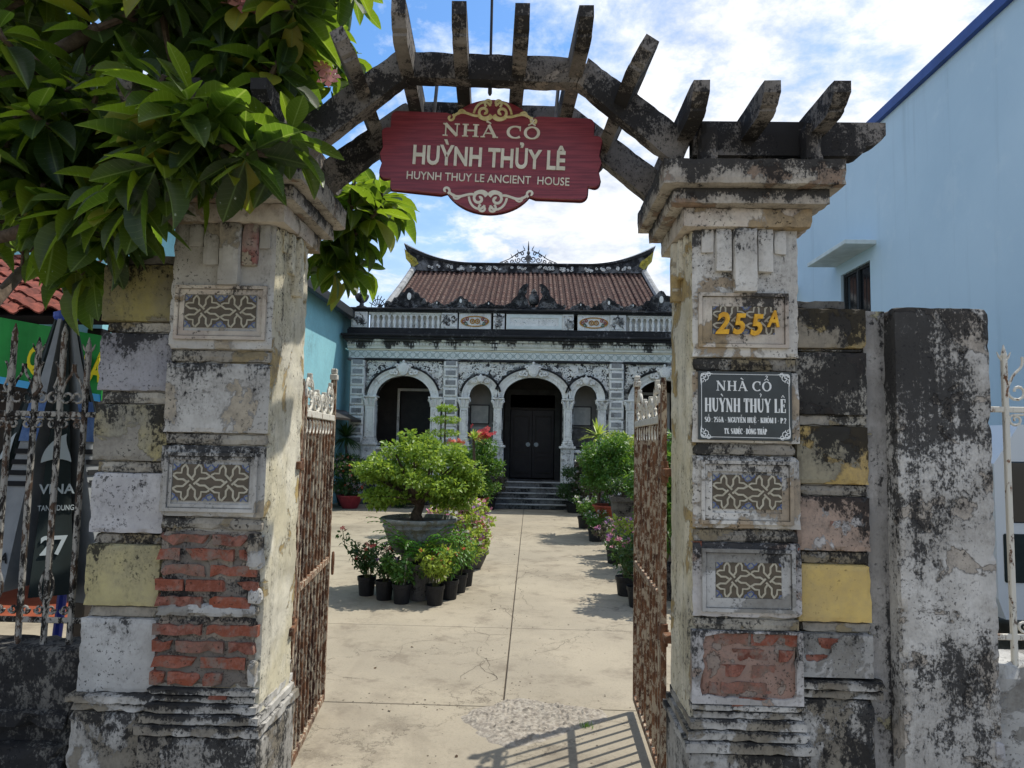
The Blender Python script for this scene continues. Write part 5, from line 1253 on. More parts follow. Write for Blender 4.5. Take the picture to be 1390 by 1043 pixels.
# ------------------------------------------------------------------ closed advertising parasol behind the fence
def parasol(cx, cy, label, top, bot, rb, n, cols, seed, lean=(0, 0)):
    o = thing('closed_parasol', (cx, cy, 0), label, 'parasol', 'closed advertising parasols')
    rr = random.Random(seed)
    MB().tube([(cx, cy, 0), (cx, cy, top+.07)], .014, 10).build('pole', M['steelrod'], o)
    MB().lathe([(.2, 0), (.22, .03), (.2, .08), (.05, .1)], cx, cy, 16).build('foot', M['blackpot'], o)
    mb = MB(); mb.lathe([(.05, top-.02), (.06, top+.0), (.06, top+.025), (.02, top+.045)], cx, cy, 14); mb.build('hub', M['hubblue'], o)
    faces = []
    for i in range(n):      # flat hanging gores: ridge, valley
        a0 = 2*math.pi*i/n; a1 = 2*math.pi*(i+1)/n; am = (a0+a1)/2
        r1 = rb*(1+rr.uniform(-.12, .12)); zb = bot+rr.uniform(-.05, .08)
        rv = rb*.55
        P = lambda r, a, z: (cx+lean[0]*(top-z)+r*math.cos(a), cy+lean[1]*(top-z)+r*math.sin(a), z)
        mb = MB(); vs = []; m = 8
        for j in range(m+1):
            t = j/m; z = top+(zb-top)*t; rr_ = .05+(r1-.05)*(t**1.1); rv_ = .04+(rv-.04)*(t**1.1)
            vs += [P(rv_, a0, z), P(rr_, am-.18, z), P(rr_, am+.18, z), P(rv_, a1, z)]
        fs = []
        for j in range(m):
            for k_ in range(3): fs.append((4*j+k_, 4*j+k_+1, 4*j+k_+5, 4*j+k_+4))
        b = len(vs); vs2 = [(x-.004*(x-cx)/(abs(x-cx)+.05), y-.004*(y-cy)/(abs(y-cy)+.05), z) for x, y, z in vs]
        mb.add(vs, [tuple(reversed(f)) for f in fs]); mb.add(vs2, fs)
        go = mb.build('gore', M[cols[i % len(cols)]], o); faces.append((am, r1, zb, go))
    return o, faces
M['hubblue'] = simple('blue plastic hub', '#2f4a9c', None, .5); M['clothdark'] = simple('dark navy green parasol cloth', '#16201f', '#1f2b2b', .8, 6)
M['clothgrey'] = simple('grey parasol cloth', '#8e9294', '#7c8083', .85, 6); M['clothtext'] = simple('pale cloth print', '#a9b3b5', None, .8); M['clothprint'] = simple('black cloth print', '#15171a', None, .8)
M['clothblue'] = simple('blue picture print', '#3c5a8c', '#5f7aa5', .8, 14)
ps, gores = parasol(-2.53, 3.75, 'closed dark parasol with pale taxi lettering and a blue hub, tied up behind the fence', 2.22, .78, .47, 10, ['clothdark', 'clothdark', 'clothgrey', 'clothdark', 'clothgrey'], 4)
def gore_text(gi, me, mat, z, off=.006, sh=0.0):
    am, r1, zb, go = gores[gi]; t = (2.22-z)/(2.22-zb); r = .05+(r1-.05)*t**1.1; slope = math.atan2((r1-.05)*1.1*t**.1, 2.22-zb)
    o = link('print', me, M[mat], go); rad = Vector((math.cos(am), math.sin(am), 0))
    r = r*math.cos(.18)+off
    o.location = Vector((-2.53, 3.75, z))+rad*r-ORG[ps]; o.rotation_euler = Euler((-slope, 0, am+math.pi/2), 'XYZ'); return o
def logo():
    up = bez((-.075, -.055), (-.07, .02), (-.03, .07), (.03, .1), 8); dn = bez((.03, .1), (.02, .05), (.05, .0), (.055, -.05), 8); bt = bez((.055, -.05), (.0, -.02), (-.04, -.04), (-.075, -.055), 8)
    mb = MB(); mb.prism([(up+dn[1:]+bt[1:-1])[::-1]], -.002, 0); return mb.mesh('print')
for gi in (6, 7, 8, 9):
    zoff = .0
    if gi % 5 in (2, 4):
        gore_text(gi, sans('VINA', .05, .13, .02, .002), 'clothprint', .98)
        bp = MB(); bp.box(-.045, .045, -.002, 0, -.11, .11); gore_text(gi, bp.mesh('print'), 'clothblue', 1.66)
        bp = MB(); [bp.box(-.05, .05, -.0025, 0, -.09+i*.055, -.065+i*.055) for i in range(4)]; gore_text(gi, bp.mesh('print'), 'clothprint', 1.42)
    else:
        gore_text(gi, logo(), 'clothtext', 1.5); gore_text(gi, sans('VINA', .05, .15, .02, .002), 'clothtext', 1.3); gore_text(gi, sans('TANG DUNG', .028, .15, .01, .002), 'clothtext', 1.22)
        gore_text(gi, sans('28' if gi % 2 else '27', .09, .11, .03, .002), 'clothtext', 1.02)
parasol(-3.2, 3.85, 'closed grey parasol leaning into the dark one behind the fence', 2.25, .8, .45, 9, ['clothgrey', 'clothgrey', 'clothdark'], 8, (-.05, 0))
# blue plastic stool
stl = thing('plastic_stool', (-2.55, 4.35, 0), 'blue plastic stool under the closed dark parasol', 'stool'); M['blueplastic'] = simple('blue plastic', '#3346b0', '#2b3b9c', .4, 5)
MB().bbox(-2.75, -2.35, 4.15, 4.55, .74, .79, .02).build('seat', M['blueplastic'], stl)
for sx in (-1, 1):
    for sy in (-1, 1):
        mb = MB(); mb.tube([(-2.55+sx*.2, 4.35+sy*.2, 0), (-2.55+sx*.17, 4.35+sy*.17, .75)], .026, 8); mb.build('leg', M['blueplastic'], stl)

# ------------------------------------------------------------------ shop with clay tile roof, green banner
sh = thing('tiled_shop', (-5, 6, 0), 'open shop under a low red clay tile roof beside the tree', 'shop')
MB().box(-9.5, -3.3, 7.4, 7.6, 0, 2.6).build('back_wall', M['h_dark'], sh); MB().box(-9.5, -9.3, 5.3, 7.4, 0, 2.5).build('side_wall', M['h_dark'], sh)  # near-black wall colour stands for the dark inside of the shop
for x in (-3.35, -6.2): MB().bbox(x-.06, x+.06, 5.3, 5.42, 0, 2.4, .01).build('roof_post', M['h_dark'], sh)
A, B, Cc, D = Vector((-9.5, 5.0, 2.40)), Vector((-2.98, 5.0, 2.44)), Vector((-4.75, 7.3, 3.42)), Vector((-9.5, 7.3, 3.40))
nrm = (B-A).cross(D-A).normalized()
mb = MB(); mb.add([A, B, Cc, D]+[p-nrm*.06 for p in (A, B, Cc, D)], [(0, 1, 2, 3), (7, 6, 5, 4), (0, 4, 5, 1), (1, 5, 6, 2), (2, 6, 7, 3), (3, 7, 4, 0)]); rb_ = mb.build('roof', M['roofgap'], sh)
mb = MB(); mb.tube([B+nrm*.03, (B+Cc)/2+nrm*.05, Cc+nrm*.05], .05, 8); mb.build('verge_board', M['darkwall'], rb_)
ti = MB(); vs = []; fs = []
for j, y in enumerate((0, .2)):
    for i in range(9):
        u = i/8; vs.append(((u-.5)*.2, y, .028*math.sin(u*2*math.pi)*1.0+(.03 if j == 0 else .008)))
for i in range(8): fs.append((i, i+1, i+10, i+9))
vs += [(a, b, c-.012) for a, b, c in vs[:9]]
for i in range(8): fs.append((18+i, 19+i, i+1, i))
tme2 = ti.add(vs, fs).mesh('clay_tile'); tme2.materials.append(M['claytile'])
ux = (B-A).normalized(); uy = nrm.cross(ux); rot = Matrix((ux, uy, nrm)).transposed().to_euler(); rr = random.Random(6); far = []
Hs = (D-A).dot(uy); cnt = 0
for j in range(int(Hs/.165)):
    for i in range(34):
        p = A+ux*(6.45-i*.19)+uy*(j*.165)
        lim = B+(Cc-B)*((j*.165)/Hs)
        if (p-A).dot(ux) > (lim-A).dot(ux)-.02: continue
        if cnt >= 292: continue
        if p.x < -6.0: continue
        cnt += 1; link('clay_tile', tme2, None, rb_, p+nrm*(.02+rr.uniform(0, .012)), (rot.x+rr.uniform(-.03, .03), rot.y+rr.uniform(-.04, .04), rot.z+rr.uniform(-.03, .03)))
bn = thing('green_banner', (-3.6, 4.9, 2.0), 'green fabric banner with yellow letters hung under the clay tile roof', 'banner')
M['bgreen'] = simple('green banner cloth', '#1f8a3c', '#1a7a34', .7, 4); M['byellow'] = simple('yellow banner print', '#e0cf1e', None, .7)
def bz(x): return 2.16-.16*(x+3.6)
mb = MB(); vs = []; fs = []
for i in range(25):
    x = -4.55+i*(1.5/24); dy = .012*math.sin(i*.9); vs += [(x, 4.95+dy, bz(x)-.24), (x, 4.95+dy, bz(x)+.22), (x, 4.962+dy, bz(x)+.22), (x, 4.962+dy, bz(x)-.24)]
    if i:
        a, b = 4*i-4, 4*i
        for k_ in range(4): fs.append((a+k_, b+k_, b+(k_+1) % 4, a+(k_+1) % 4))
fs += [(0, 3, 2, 1), (96, 97, 98, 99)]
mb.add(vs, [tuple(reversed(f)) for f in fs]).build('cloth', M['bgreen'], bn)
mb = MB(); vs = [(-4.55, 4.945, bz(-4.55)-.25), (-3.05, 4.945, bz(-3.05)-.25), (-3.05, 4.945, bz(-3.05)-.20), (-4.55, 4.945, bz(-4.55)-.20)]; vs += [(a, 4.935, c) for a, _, c in vs]
M['bblue'] = simple('sky blue banner hem', '#4aa5d8', None, .7); mb.add(vs, [(3, 2, 1, 0), (4, 5, 6, 7), (0, 1, 5, 4), (2, 3, 7, 6)]).build('hem', M['bblue'], bn)
o = link('lettering', sans('QUÁN BÁN', .17, .64, .03, .004), M['byellow'], bn, (-3.28, 4.93, 2.0), (0, R(9), 0))
structure(MB().box(-9, -3.4, 6.1, 7.4, .0, .02).build('shop_floor', M['orange']))

# ------------------------------------------------------------------ cyan house and blue house on both sides
cy = thing('cyan_house', (-6.5, 10, 0), 'bright cyan painted house along the yard beside the ornate villa', 'house')
MB().box(-9.5, -4.78, 7.7, 18.6, 0, 4.75).build('wall', M['cyan'], cy)
mb = MB(); mb.prism([[(-9.8, 4.72), (-4.5, 4.72), (-4.48, 4.80), (-7.2, 6.2), (-9.8, 5.0)]], 7.5, 18.9); mb.build('roof', M['roofgap'], cy)
mb = MB(); mb.bbox(-4.62, -4.46, 7.5, 18.9, 4.58, 4.78, .01); mb.build('gutter', M['darkmetal'], cy)
mb = MB(); mb.add([(-4.78, 13, 2.3), (-4.2, 13, 2.05), (-4.2, 18.2, 2.05), (-4.78, 18.2, 2.3)]+[(-4.78, 13, 2.25), (-4.2, 13, 2.0), (-4.2, 18.2, 2.0), (-4.78, 18.2, 2.25)], [(0, 1, 2, 3), (7, 6, 5, 4), (1, 0, 4, 5), (2, 1, 5, 6), (3, 2, 6, 7)]); mb.build('lean_to_roof', M['h_dark'], cy)
bh = thing('blue_house', (9, 14, 0), 'tall plain light blue house wall with royal blue roof edge', 'house')
wy0, wy1, wz0, wz1 = 12.65, 13.85, 3.55, 4.95
BX = 6.0
hole = [(wy0, wz0), (wy1, wz0), (wy1, wz1), (wy0, wz1)]; hole2 = [(16.3, wz0), (17.5, wz0), (17.5, wz1), (16.3, wz1)]
MB().prism([[(4.0, 0), (20, 0), (20, 7.3), (4.0, 7.3)], hole, hole2], BX, BX+.25, 'yz').build('wall', M['sky_blue_wall'], bh)
MB().box(BX+.25, 14, 4.0, 20, 0, 7.2).build('body', M['sky_blue_wall'], bh)
mb = MB(); mb.prism([[(BX-.08, 7.27), (BX+.02, 7.27), (BX+.02, 7.3), (14, 7.9), (14, 8.0), (BX-.08, 7.43)]], 3.9, 20.1); mb.build('roof', M['blueedge'], bh)
for a, b in ((wy0, wy1), (16.3, 17.5)):
    f_ = MB(); f_.prism([[(a, wz0), (b, wz0), (b, wz1), (a, wz1)], [(a+.05, wz0+.05), (b-.05, wz0+.05), (b-.05, wz1-.05), (a+.05, wz1-.05)]], BX+.06, BX+.12, 'yz'); wf = f_.build('window', M['darkmetal'], bh)
    MB().box(BX+.09, BX+.1, a+.05, b-.05, wz0+.05, wz1-.05).build('pane', M['glass'], wf)
    q = MB(); q.box(BX+.05, BX+.13, (a+b)/2-.03, (a+b)/2+.03, wz0+.05, wz1-.05); q.build('mullion', M['darkmetal'], wf)
    q = MB()
    for i in range(9): q.tube([(BX+.03, a+.06+i*(b-a-.12)/8, wz0), (BX+.03, a+.06+i*(b-a-.12)/8, wz1)], .005, 6)
    q.build('grille', M['darkmetal'], wf)
    c_ = MB(); c_.bbox(BX-.55, BX+.01, a-.25, b+.25, wz1+.22, wz1+.30, .01); c_.build('canopy', M['whiteconc'], bh)

# ------------------------------------------------------------------ white taxi van behind the right fence
vn = thing('taxi_van', (5.2, 6.2, 0), 'white taxi van with dark windows parked behind the white iron fence', 'van')
M['vanwhite'] = simple('white car paint', '#c5cacb', None, .25, 1, 0, 0, .5); M['tyre'] = simple('tyre rubber', '#161616', None, .9)
prof = [(3.55, .35), (7.4, .35), (7.55, .55), (7.5, 1.0), (7.1, 1.12), (6.5, 1.72), (6.2, 1.8), (3.7, 1.8), (3.5, 1.5), (3.5, .5)]
mb = MB(); mb.prism([prof], 5.5, 7.1); mb.build('body', M['vanwhite'], vn)
for a, b in ((3.62, 4.5), (4.6, 5.5), (5.6, 6.45)):
    q = MB(); q.bbox(a, b, 5.49, 5.52, 1.06, 1.52, .01); q.build('window', M['glass'], vn)
q = MB(); q.bbox(3.55, 7.3, 5.485, 5.51, .62, .98, .01); q.build('dark_side_panel', M['clothdark'], vn)
link('lettering', sans('VINASUN', .075, .62, .02, .004), M['clothprint'], vn, (4.1, 5.497, 1.585)); link('lettering', sans('TAXI', .075, .3, .02, .004), M['clothprint'], vn, (5.0, 5.497, 1.585))
for x in (4.25, 6.75):
    for y0 in (5.46, 6.9):
        q = MB(); q.lathe([(.2, 0), (.33, .01), (.34, .05), (.34, .17), (.33, .21), (.2, .22)], 0, 0, 20); q.v = [(x+a, y0+c, .34+b) for a, b, c in q.v]; wh = q.build('wheel', M['tyre'], vn)
        q = MB(); q.lathe([(.05, -.01), (.18, -.004), (.19, .03)], 0, 0, 16); q.v = [(x+a, y0+c, .34+b) for a, b, c in q.v]; q.build('rim', M['steelrod'], wh)
# ------------------------------------------------------------------ plants
def leaf_cloud(name, clumps, L, W, seed, up=.35, flat=False):
    """clumps: (x, y, z, rx, ry, rz, n) -> one mesh of small folded leaves"""
    g = np.random.default_rng(seed); Vs = []; 
    for (x, y, z, rx, ry, rz, n) in clumps:
        d = g.normal(size=(n, 3)); d /= np.linalg.norm(d, axis=1)[:, None]+1e-9
        r = g.uniform(.25, 1.0, (n, 1))**.5
        P = np.array([x, y, z])+d*r*np.array([rx, ry, rz])
        ax = d*.6+g.normal(size=(n, 3))*.55; ax[:, 2] += g.uniform(-.35, .35, n)
        if flat: ax[:, 2] *= .3
        ax /= np.linalg.norm(ax, axis=1)[:, None]+1e-9
        nr = g.normal(size=(n, 3))*.6; nr[:, 2] += up*2.2
        s = np.cross(ax, nr); s /= np.linalg.norm(s, axis=1)[:, None]+1e-9; nn = np.cross(s, ax)
        k = g.uniform(.65, 1.25, (n, 1)); l = ax*L*k; w = s*W*k*.5; f = nn*W*k*.18
        tip = P+l-nn*L*k*.12
        q = np.stack([P, P+l*.45+w+f, tip, P+l*.45-w+f], 1); Vs.append(q.reshape(-1, 3))
    V = np.concatenate(Vs); F = np.arange(len(V)).reshape(-1, 4)
    # split along the midrib so that each leaf is folded
    F = np.concatenate([F[:, [0, 1, 2]], F[:, [0, 2, 3]]])
    return np_mesh(name, V, F)
def add_cloud(o, name, mat, clumps, L, W, seed, up=.35, flat=False):
    org = ORG[o]; cl = [(a-org.x, b-org.y, c-org.z, d, e, f, n) for a, b, c, d, e, f, n in clumps]
    me = leaf_cloud(name, cl, L, W, seed, up, flat); me.materials.append(M[mat]); ob = link(name, me, None, o); ob['kind'] = 'stuff'; return ob
def ellipsoid_clumps(cx, cy, cz, rx, ry, rz, k, r, n, seed, zmin=-1, shell=.55):
    g = random.Random(seed); out = []
    while len(out) < k:
        d = Vector((g.gauss(0, 1), g.gauss(0, 1), g.gauss(0, 1))).normalized(); t = g.uniform(shell, 1.0)
        if d.z < zmin: continue
        s = g.uniform(.7, 1.3); out.append((cx+d.x*t*rx, cy+d.y*t*ry, cz+d.z*t*rz, r*s, r*s, r*s*.75, int(n*s)))
    return out
def pot(o, x, y, z, r, h, mat, kind='round'):
    mb = MB()
    if kind == 'bowl': pr = [(r*.55, z), (r*.62, z+.01), (r*.9, z+h*.6), (r, z+h*.86), (r*1.08, z+h*.9), (r*1.08, z+h), (r*.98, z+h), (r*.92, z+h*.82)]
    elif kind == 'urn': pr = [(r*.6, z), (r*.7, z+h*.08), (r*.4, z+h*.22), (r*.75, z+h*.5), (r*.9, z+h*.75), (r*.7, z+h*.88), (r*1.05, z+h*.97), (r*1.05, z+h), (r*.9, z+h), (r*.8, z+h*.9)]
    else: pr = [(r*.74, z), (r*.78, z+.006), (r*.93, z+h*.78), (r*1.0, z+h*.8), (r*1.03, z+h), (r*.96, z+h), (r*.92, z+h*.86)]
    if kind == 'square': mb.lathe(pr, x, y, 16, True)
    else: mb.lathe(pr, x, y, 20)
    po = mb.build('pot', M[mat], o); top = pr[-1]
    MB().lathe([(.01, top[1]-.02), (top[0]*.98, top[1]-.004), (.005, top[1]+.008)], x, y, 14).build('soil', M['soil'], o)
    return top[1]
def stems(o, x, y, z0, tips, r, mat='stem', seed=0):
    g = random.Random(seed); mb = MB()
    for (tx, ty, tz) in tips:
        a = (x+g.uniform(-.03, .03), y+g.uniform(-.03, .03), z0); mid = (a[0]+(tx-a[0])*.35+g.uniform(-.03, .03), a[1]+(ty-a[1])*.35, z0+(tz-z0)*.6)
        mb.tube([a, mid, (tx, ty, tz)], [r, r*.8, r*.5], 5)
    s = mb.build('stems', M[mat], o); s['kind'] = 'stuff'; return s
def flowers(o, mat, pts, size, seed, name='flower'):
    """five-petalled blossoms"""
    g = np.random.default_rng(seed); org = ORG[o]; V = []; F = []
    for p in pts:
        nrm = Vector((g.normal()*.5, g.normal()*.5-.5, .6)).normalized(); u = nrm.orthogonal().normalized(); w = nrm.cross(u); c = Vector(p)-org; s = size*g.uniform(.75, 1.25); ph = g.uniform(0, 6)
        for k in range(5):
            a = ph+k*1.2566; d = u*math.cos(a)+w*math.sin(a); e = -u*math.sin(a)+w*math.cos(a); b = len(V)
            V += [tuple(c), tuple(c+d*s*.6+e*s*.32+nrm*s*.12), tuple(c+d*s+nrm*s*.05), tuple(c+d*s*.6-e*s*.32+nrm*s*.12)]; F.append((b, b+1, b+2, b+3))
    me = np_mesh('flowers', V, F); me.materials.append(M[mat]); ob = link('flowers', me, None, o); ob['kind'] = 'stuff'; return ob
def rnd_tips(x, y, z0, z1, r, n, seed):
    g = random.Random(seed); out = []
    for i in range(n):
        a = g.uniform(0, 6.283); q = r*g.uniform(.2, 1)**.6; out.append((x+q*math.cos(a), y+q*math.sin(a), g.uniform(z0+(z1-z0)*.45, z1)))
    return out
def pot_flower(x, y, label, mat, fmat, h, r, seed, pr=.095, ph=.19, nl=260, L=.05, W=.026, nf=10, fs=.022, pm='blackpot'):
    o = thing('potted_flower', (x, y, 0), label, 'potted plant', 'small potted flowers')
    zt = pot(o, x, y, 0, pr, ph, pm); tips = rnd_tips(x, y, zt, zt+h, r, 13, seed); stems(o, x, y, zt-.02, tips, .005, seed=seed)
    cl = []
    for (a, b, c) in tips: cl.append((a, b, c-.02, .055, .055, .05, int(nl/26))); cl.append((x+(a-x)*.6, y+(b-y)*.6, zt+(c-zt)*.6, .05, .05, .05, int(nl/26)))
    add_cloud(o, 'foliage', mat, cl, L, W, seed)
    g = random.Random(seed+5)
    if fmat:
        fms = fmat if isinstance(fmat, (list, tuple)) else [fmat]
        for j, fm in enumerate(fms): flowers(o, fm, [(a+g.uniform(-.03, .03), b+g.uniform(-.03, .03), c+g.uniform(0, .04)) for a, b, c in [g.choice(tips) for _ in range(nf)]], fs, seed+j)
    return o
# --- large bonsai in the stone pot with its ring of small pots
BX_, BY_ = -1.19, 7.72
bo = thing('bonsai_tree', (BX_, BY_, 0), 'broad light green bonsai tree in a big grey stone pot', 'bonsai')
MB().lathe([(.2, 0), (.21, .02), (.185, .06), (.17, .28), (.2, .34), (.21, .38)], BX_+.02, BY_, 24).build('plinth', M['plinth'], bo)
mb = MB(); mb.lathe([(.2, .38), (.24, .39), (.31, .48), (.36, .62), (.37, .66), (.385, .67), (.385, .69), (.375, .695), (.375, .715), (.41, .725), (.415, .755), (.405, .765), (.36, .765), (.35, .72)], BX_, BY_, 36); mb.build('pot', M['stonepot'], bo, True)
MB().lathe([(.01, .70), (.35, .725), (.005, .74)], BX_, BY_, 20).build('soil', M['soil'], bo)
rb2 = random.Random(12); br = MB()
br.tube([(BX_-.02, BY_, .70), (BX_-.03, BY_, .80), (BX_+.01, BY_+.01, .90), (BX_-.02, BY_, .98)], [.085, .058, .048, .04], 10); br.build('trunk', M['bark'], bo, True)
cl = []; bm_ = MB()
for i in range(76):
    a = rb2.uniform(0, 6.283); q = rb2.uniform(.05, 1)**.55
    px_, py_ = BX_+.03+.60*q*math.cos(a), BY_+.5*q*math.sin(a)
    ztop = 1.58-.34*q**2.4+rb2.uniform(-.09, .07)+.03*math.sin(px_*9); pz = rb2.uniform(.96+.04*q, ztop) if rb2.random() < .55 else ztop
    cl.append((px_, py_, pz, .12, .12, .07, 112))
    if i % 2 == 0: bm_.tube([(BX_-.01, BY_, .86+.1*rb2.random()), (BX_+(px_-BX_)*.45+rb2.uniform(-.04, .04), BY_+(py_-BY_)*.5, .95+(pz-.95)*.5), (px_, py_, pz)], [.024, .014, .005], 6)
for (dx, dz) in ((-.52, 1.2), (-.60, 1.28), (-.45, 1.02), (.52, 1.08), (-.35, .95), (.35, .98), (-.5, .98), (-.42, .90), (.45, .93), (.25, .92), (-.2, .98), (.56, 1.2), (.1, 1.02)): cl.append((BX_+dx, BY_-.1, dz, .11, .13, .05, 150))
bm_.build('branches', M['bark'], bo)['kind'] = 'stuff'
add_cloud(bo, 'crown', 'bonsai', cl, .052, .033, 5, up=.6)
for i, (x, y, lab, m, f, h, r, sd) in enumerate((
    (-1.66, 7.40, 'leggy potted plant with a red flower on a long leaning stem beside the bonsai', 'dark', ('red',), .34, .17, 3),
    (-1.44, 7.22, 'bushy potted plant with dark red and violet flowers at the bonsai pot', 'dark', ('red', 'violet'), .36, .17, 4),
    (-1.24, 7.08, 'pale leafy potted plant with a light stake in front of the bonsai plinth', 'green', None, .28, .16, 5),
    (-.91, 7.05, 'potted plant with coral red flowers and thin pale stems before the bonsai', 'lime', ('coral',), .38, .16, 6),
    (-.80, 7.32, 'potted plant with coral flowers, second along the side of the bonsai pot', 'green', ('coral',), .4, .17, 7),
    (-.74, 7.65, 'tall potted plant with lilac flowers beside the bonsai pot', 'green', ('violet', 'white'), .52, .2, 8),
    (-.70, 8.0, 'potted plant with pink white flowers behind the lilac one at the bonsai', 'lime', ('pink', 'white'), .45, .2, 9))):
    o = pot_flower(x, y, lab, m, f, h, r, sd+30, nl=520)
    if i == 0:
        MB().tube([(x, y, .17), (x-.12, y, .32), (x-.24, y, .5), (x-.27, y, .66)], [.006, .005, .005, .003], 5).build('leaning_stem', M['stem'], o)
        add_cloud(o, 'stem_leaves', 'dark', [(x-.12-.035*k_, y, .33+.07*k_, .05, .05, .04, 9) for k_ in range(5)], .06, .03, 66); flowers(o, 'red', [(x-.27, y-.01, .675), (x-.25, y, .66), (x-.28, y, .65)], .032, 67)
    if i == 2: MB().tube([(x+.02, y-.03, .18), (x+.05, y-.04, .44)], .006, 6).build('stake', M['tileband'], o)
# --- fern hanging round the plinth
fe = thing('potted_fern', (-1.12, 7.3, 0), 'bright green feathery fern spilling in front of the bonsai plinth', 'fern')
pot(fe, -1.10, 7.26, 0, .12, .36, 'greypot'); g = random.Random(8); V = []; F = []; st_m = MB()
for i in range(46):
    a = g.uniform(0, 6.283); Lf = g.uniform(.38, .6); x, y = -1.10, 7.26; z = .35; org = ORG[fe]; rise = g.uniform(.9, 1.7)
    pts = []
    for j in range(13):
        t = j/12; pts.append(Vector((x+math.cos(a)*Lf*t, y+math.sin(a)*Lf*t*.7, z+Lf*(rise*t*1.1-1.0*t*t))))
    for j in range(2, 13):
        d = (pts[j]-pts[j-1]).normalized(); s_ = d.cross(Vector((0, 0, 1))).normalized(); wl = .075*(1-(j/12)**1.5*.8)
        for q in (-1, 1):
            b = len(V); p = pts[j]-org; tip = p+s_*q*wl+d*.02-Vector((0, 0, .012)); V += [tuple(p-d*.009), tuple(p+s_*q*wl*.5+d*.018), tuple(tip), tuple(p+s_*q*wl*.5-d*.008)]; F.append((b, b+1, b+2, b+3))
    st_m.tube(pts, .0025, 4)
me = np_mesh('fronds', V, F); me.materials.append(M['fern']); link('fronds', me, None, fe)['kind'] = 'stuff'; st_m.build('stems', M['stem'], fe)['kind'] = 'stuff'
# --- plants further back on the same side
def shrub(name, label, x, y, z0, rx, rz, mat, seed, k=34, r=.11, n=120, L=.05, W=.028, potk=None, fl=None, nf=30, fs=.03, zc=None, cat='shrub', ry=None, group=None, plinth=0):
    o = thing(name, (x, y, 0), label, cat, group)
    zt = z0
    if plinth: MB().bbox(x-.18, x+.18, y-.18, y+.18, 0, plinth, .01).build('plinth', M['plinth'], o)
    if potk: zt = pot(o, x, y, plinth, *potk)
    zc = zc or zt+rz
    cl = ellipsoid_clumps(x, y, zc, rx, ry or rx, rz, k, r, n, seed)
    add_cloud(o, 'foliage', mat, cl, L, W, seed, .45)
    stems(o, x, y, max(zt-.02, 0), [(c[0], c[1], c[2]) for c in cl[::3]], .007, 'bark', seed)
    if fl:
        g = random.Random(seed+3)
        for j, f in enumerate(fl if isinstance(fl, (list, tuple)) else [fl]):
            pts = []
            for _ in range(nf):
                c = g.choice(cl); pts.append((c[0]+g.gauss(0, r*.5), c[1]-abs(g.gauss(0, r*.5)), c[2]+g.gauss(0, r*.5)))
            flowers(o, f, pts, fs, seed+j)
    return o
shrub('bougainvillea', 'pink and cream bougainvillea bowl right behind the bonsai pot', -.98, 9.4, 0, .33, .24, 'lime', 21, 24, .1, 90, .045, .03, (.22, .3, 'greypot', 'bowl'), ('pink', 'pink', 'white'), 150, .03, .62, 'flowering shrub')
shrub('bougainvillea', 'magenta flowered bougainvillea spilling between the bonsai and the red urn', -.72, 9.1, 0, .24, .36, 'lime', 22, 22, .09, 90, .045, .03, (.2, .22, 'greypot', 'bowl'), ('pink', 'violet'), 120, .028, .52, 'flowering shrub')
ur = shrub('urn_shrub', 'dense green shrub with scarlet flowers on top in a tall terracotta urn', -.93, 13.3, 0, .38, .62, 'green', 23, 40, .15, 150, .06, .034, (.17, .55, 'terracotta', 'urn'), None, 0, .03, 1.08, 'potted shrub')
g = random.Random(2); flowers(ur, 'red', [(-.86+g.gauss(0, .08), 13.1+g.gauss(0, .05), 1.72+g.gauss(0, .05)) for _ in range(60)], .05, 4); flowers(ur, 'coral', [(-1.35+g.gauss(0, .08), 13.0, 1.55+g.gauss(0, .03)) for _ in range(24)], .045, 5)
def spiky(name, label, x, y, z, r, n, mat, seed, trunk=None, potk=None, up=.0, wd=.035):
    o = thing(name, (x, y, 0), label, 'dracaena'); zt = 0
    if potk: zt = pot(o, x, y, 0, *potk)
    MB().tube([(x, y, zt-.02), (x+.03, y, (zt+z)/2), (x, y, z)], [.035, .028, .022], 8).build('trunk', M['bark'], o)
    g = random.Random(seed); V = []; F = []; org = ORG[o]
    for i in range(n):
        a = g.uniform(0, 6.283); e = math.asin(g.uniform(-.55+up, 1)); d = Vector((math.cos(a)*math.cos(e), math.sin(a)*math.cos(e), math.sin(e))); s_ = d.cross(Vector((0, 0, 1)))
        s_ = s_.normalized() if s_.length > .01 else Vector((1, 0, 0)); Lf = r*g.uniform(.75, 1.1); p = Vector((x, y, z))-org; b = len(V)
        for t in (0, .35, .7, 1): 
            c = p+d*Lf*t-Vector((0, 0, .22*Lf*t*t)); w_ = wd*(.5 if t == 0 else (1 if t < .5 else (.7 if t < 1 else .05)))*.5; V += [tuple(c+s_*w_), tuple(c-s_*w_)]
        for j in range(3): F.append((b+2*j, b+2*j+1, b+2*j+3, b+2*j+2))
    me = np_mesh('leaves', V, F); me.materials.append(M[mat]); link('leaves', me, None, o)['kind'] = 'stuff'; return o
spiky('spiky_dracaena', 'round spiky dark green dracaena head by the corner pilaster of the villa', -4.42, 16.95, 1.62, .52, 190, 'dark', 4, None, (.2, .35, 'greypot', 'bowl'))
spiky('yellow_dracaena', 'small yellow green dracaena rosette above the bonsai beside scarlet flowers', -.98, 12.2, 1.62, .26, 40, 'lime', 5, None, (.14, .3, 'greypot', 'round'), .5)
shrub('layered_topiary', 'tall thin layered light green topiary tree behind the bonsai', -1.5, 12.4, 0, .05, .05, 'bonsai', 31, 3, .05, 20, .05, .03, (.2, .35, 'greypot', 'bowl'), None, 0, .03, .6, 'topiary')
tp = [o for o in bpy.data.objects if o.name == 'layered_topiary'][0]
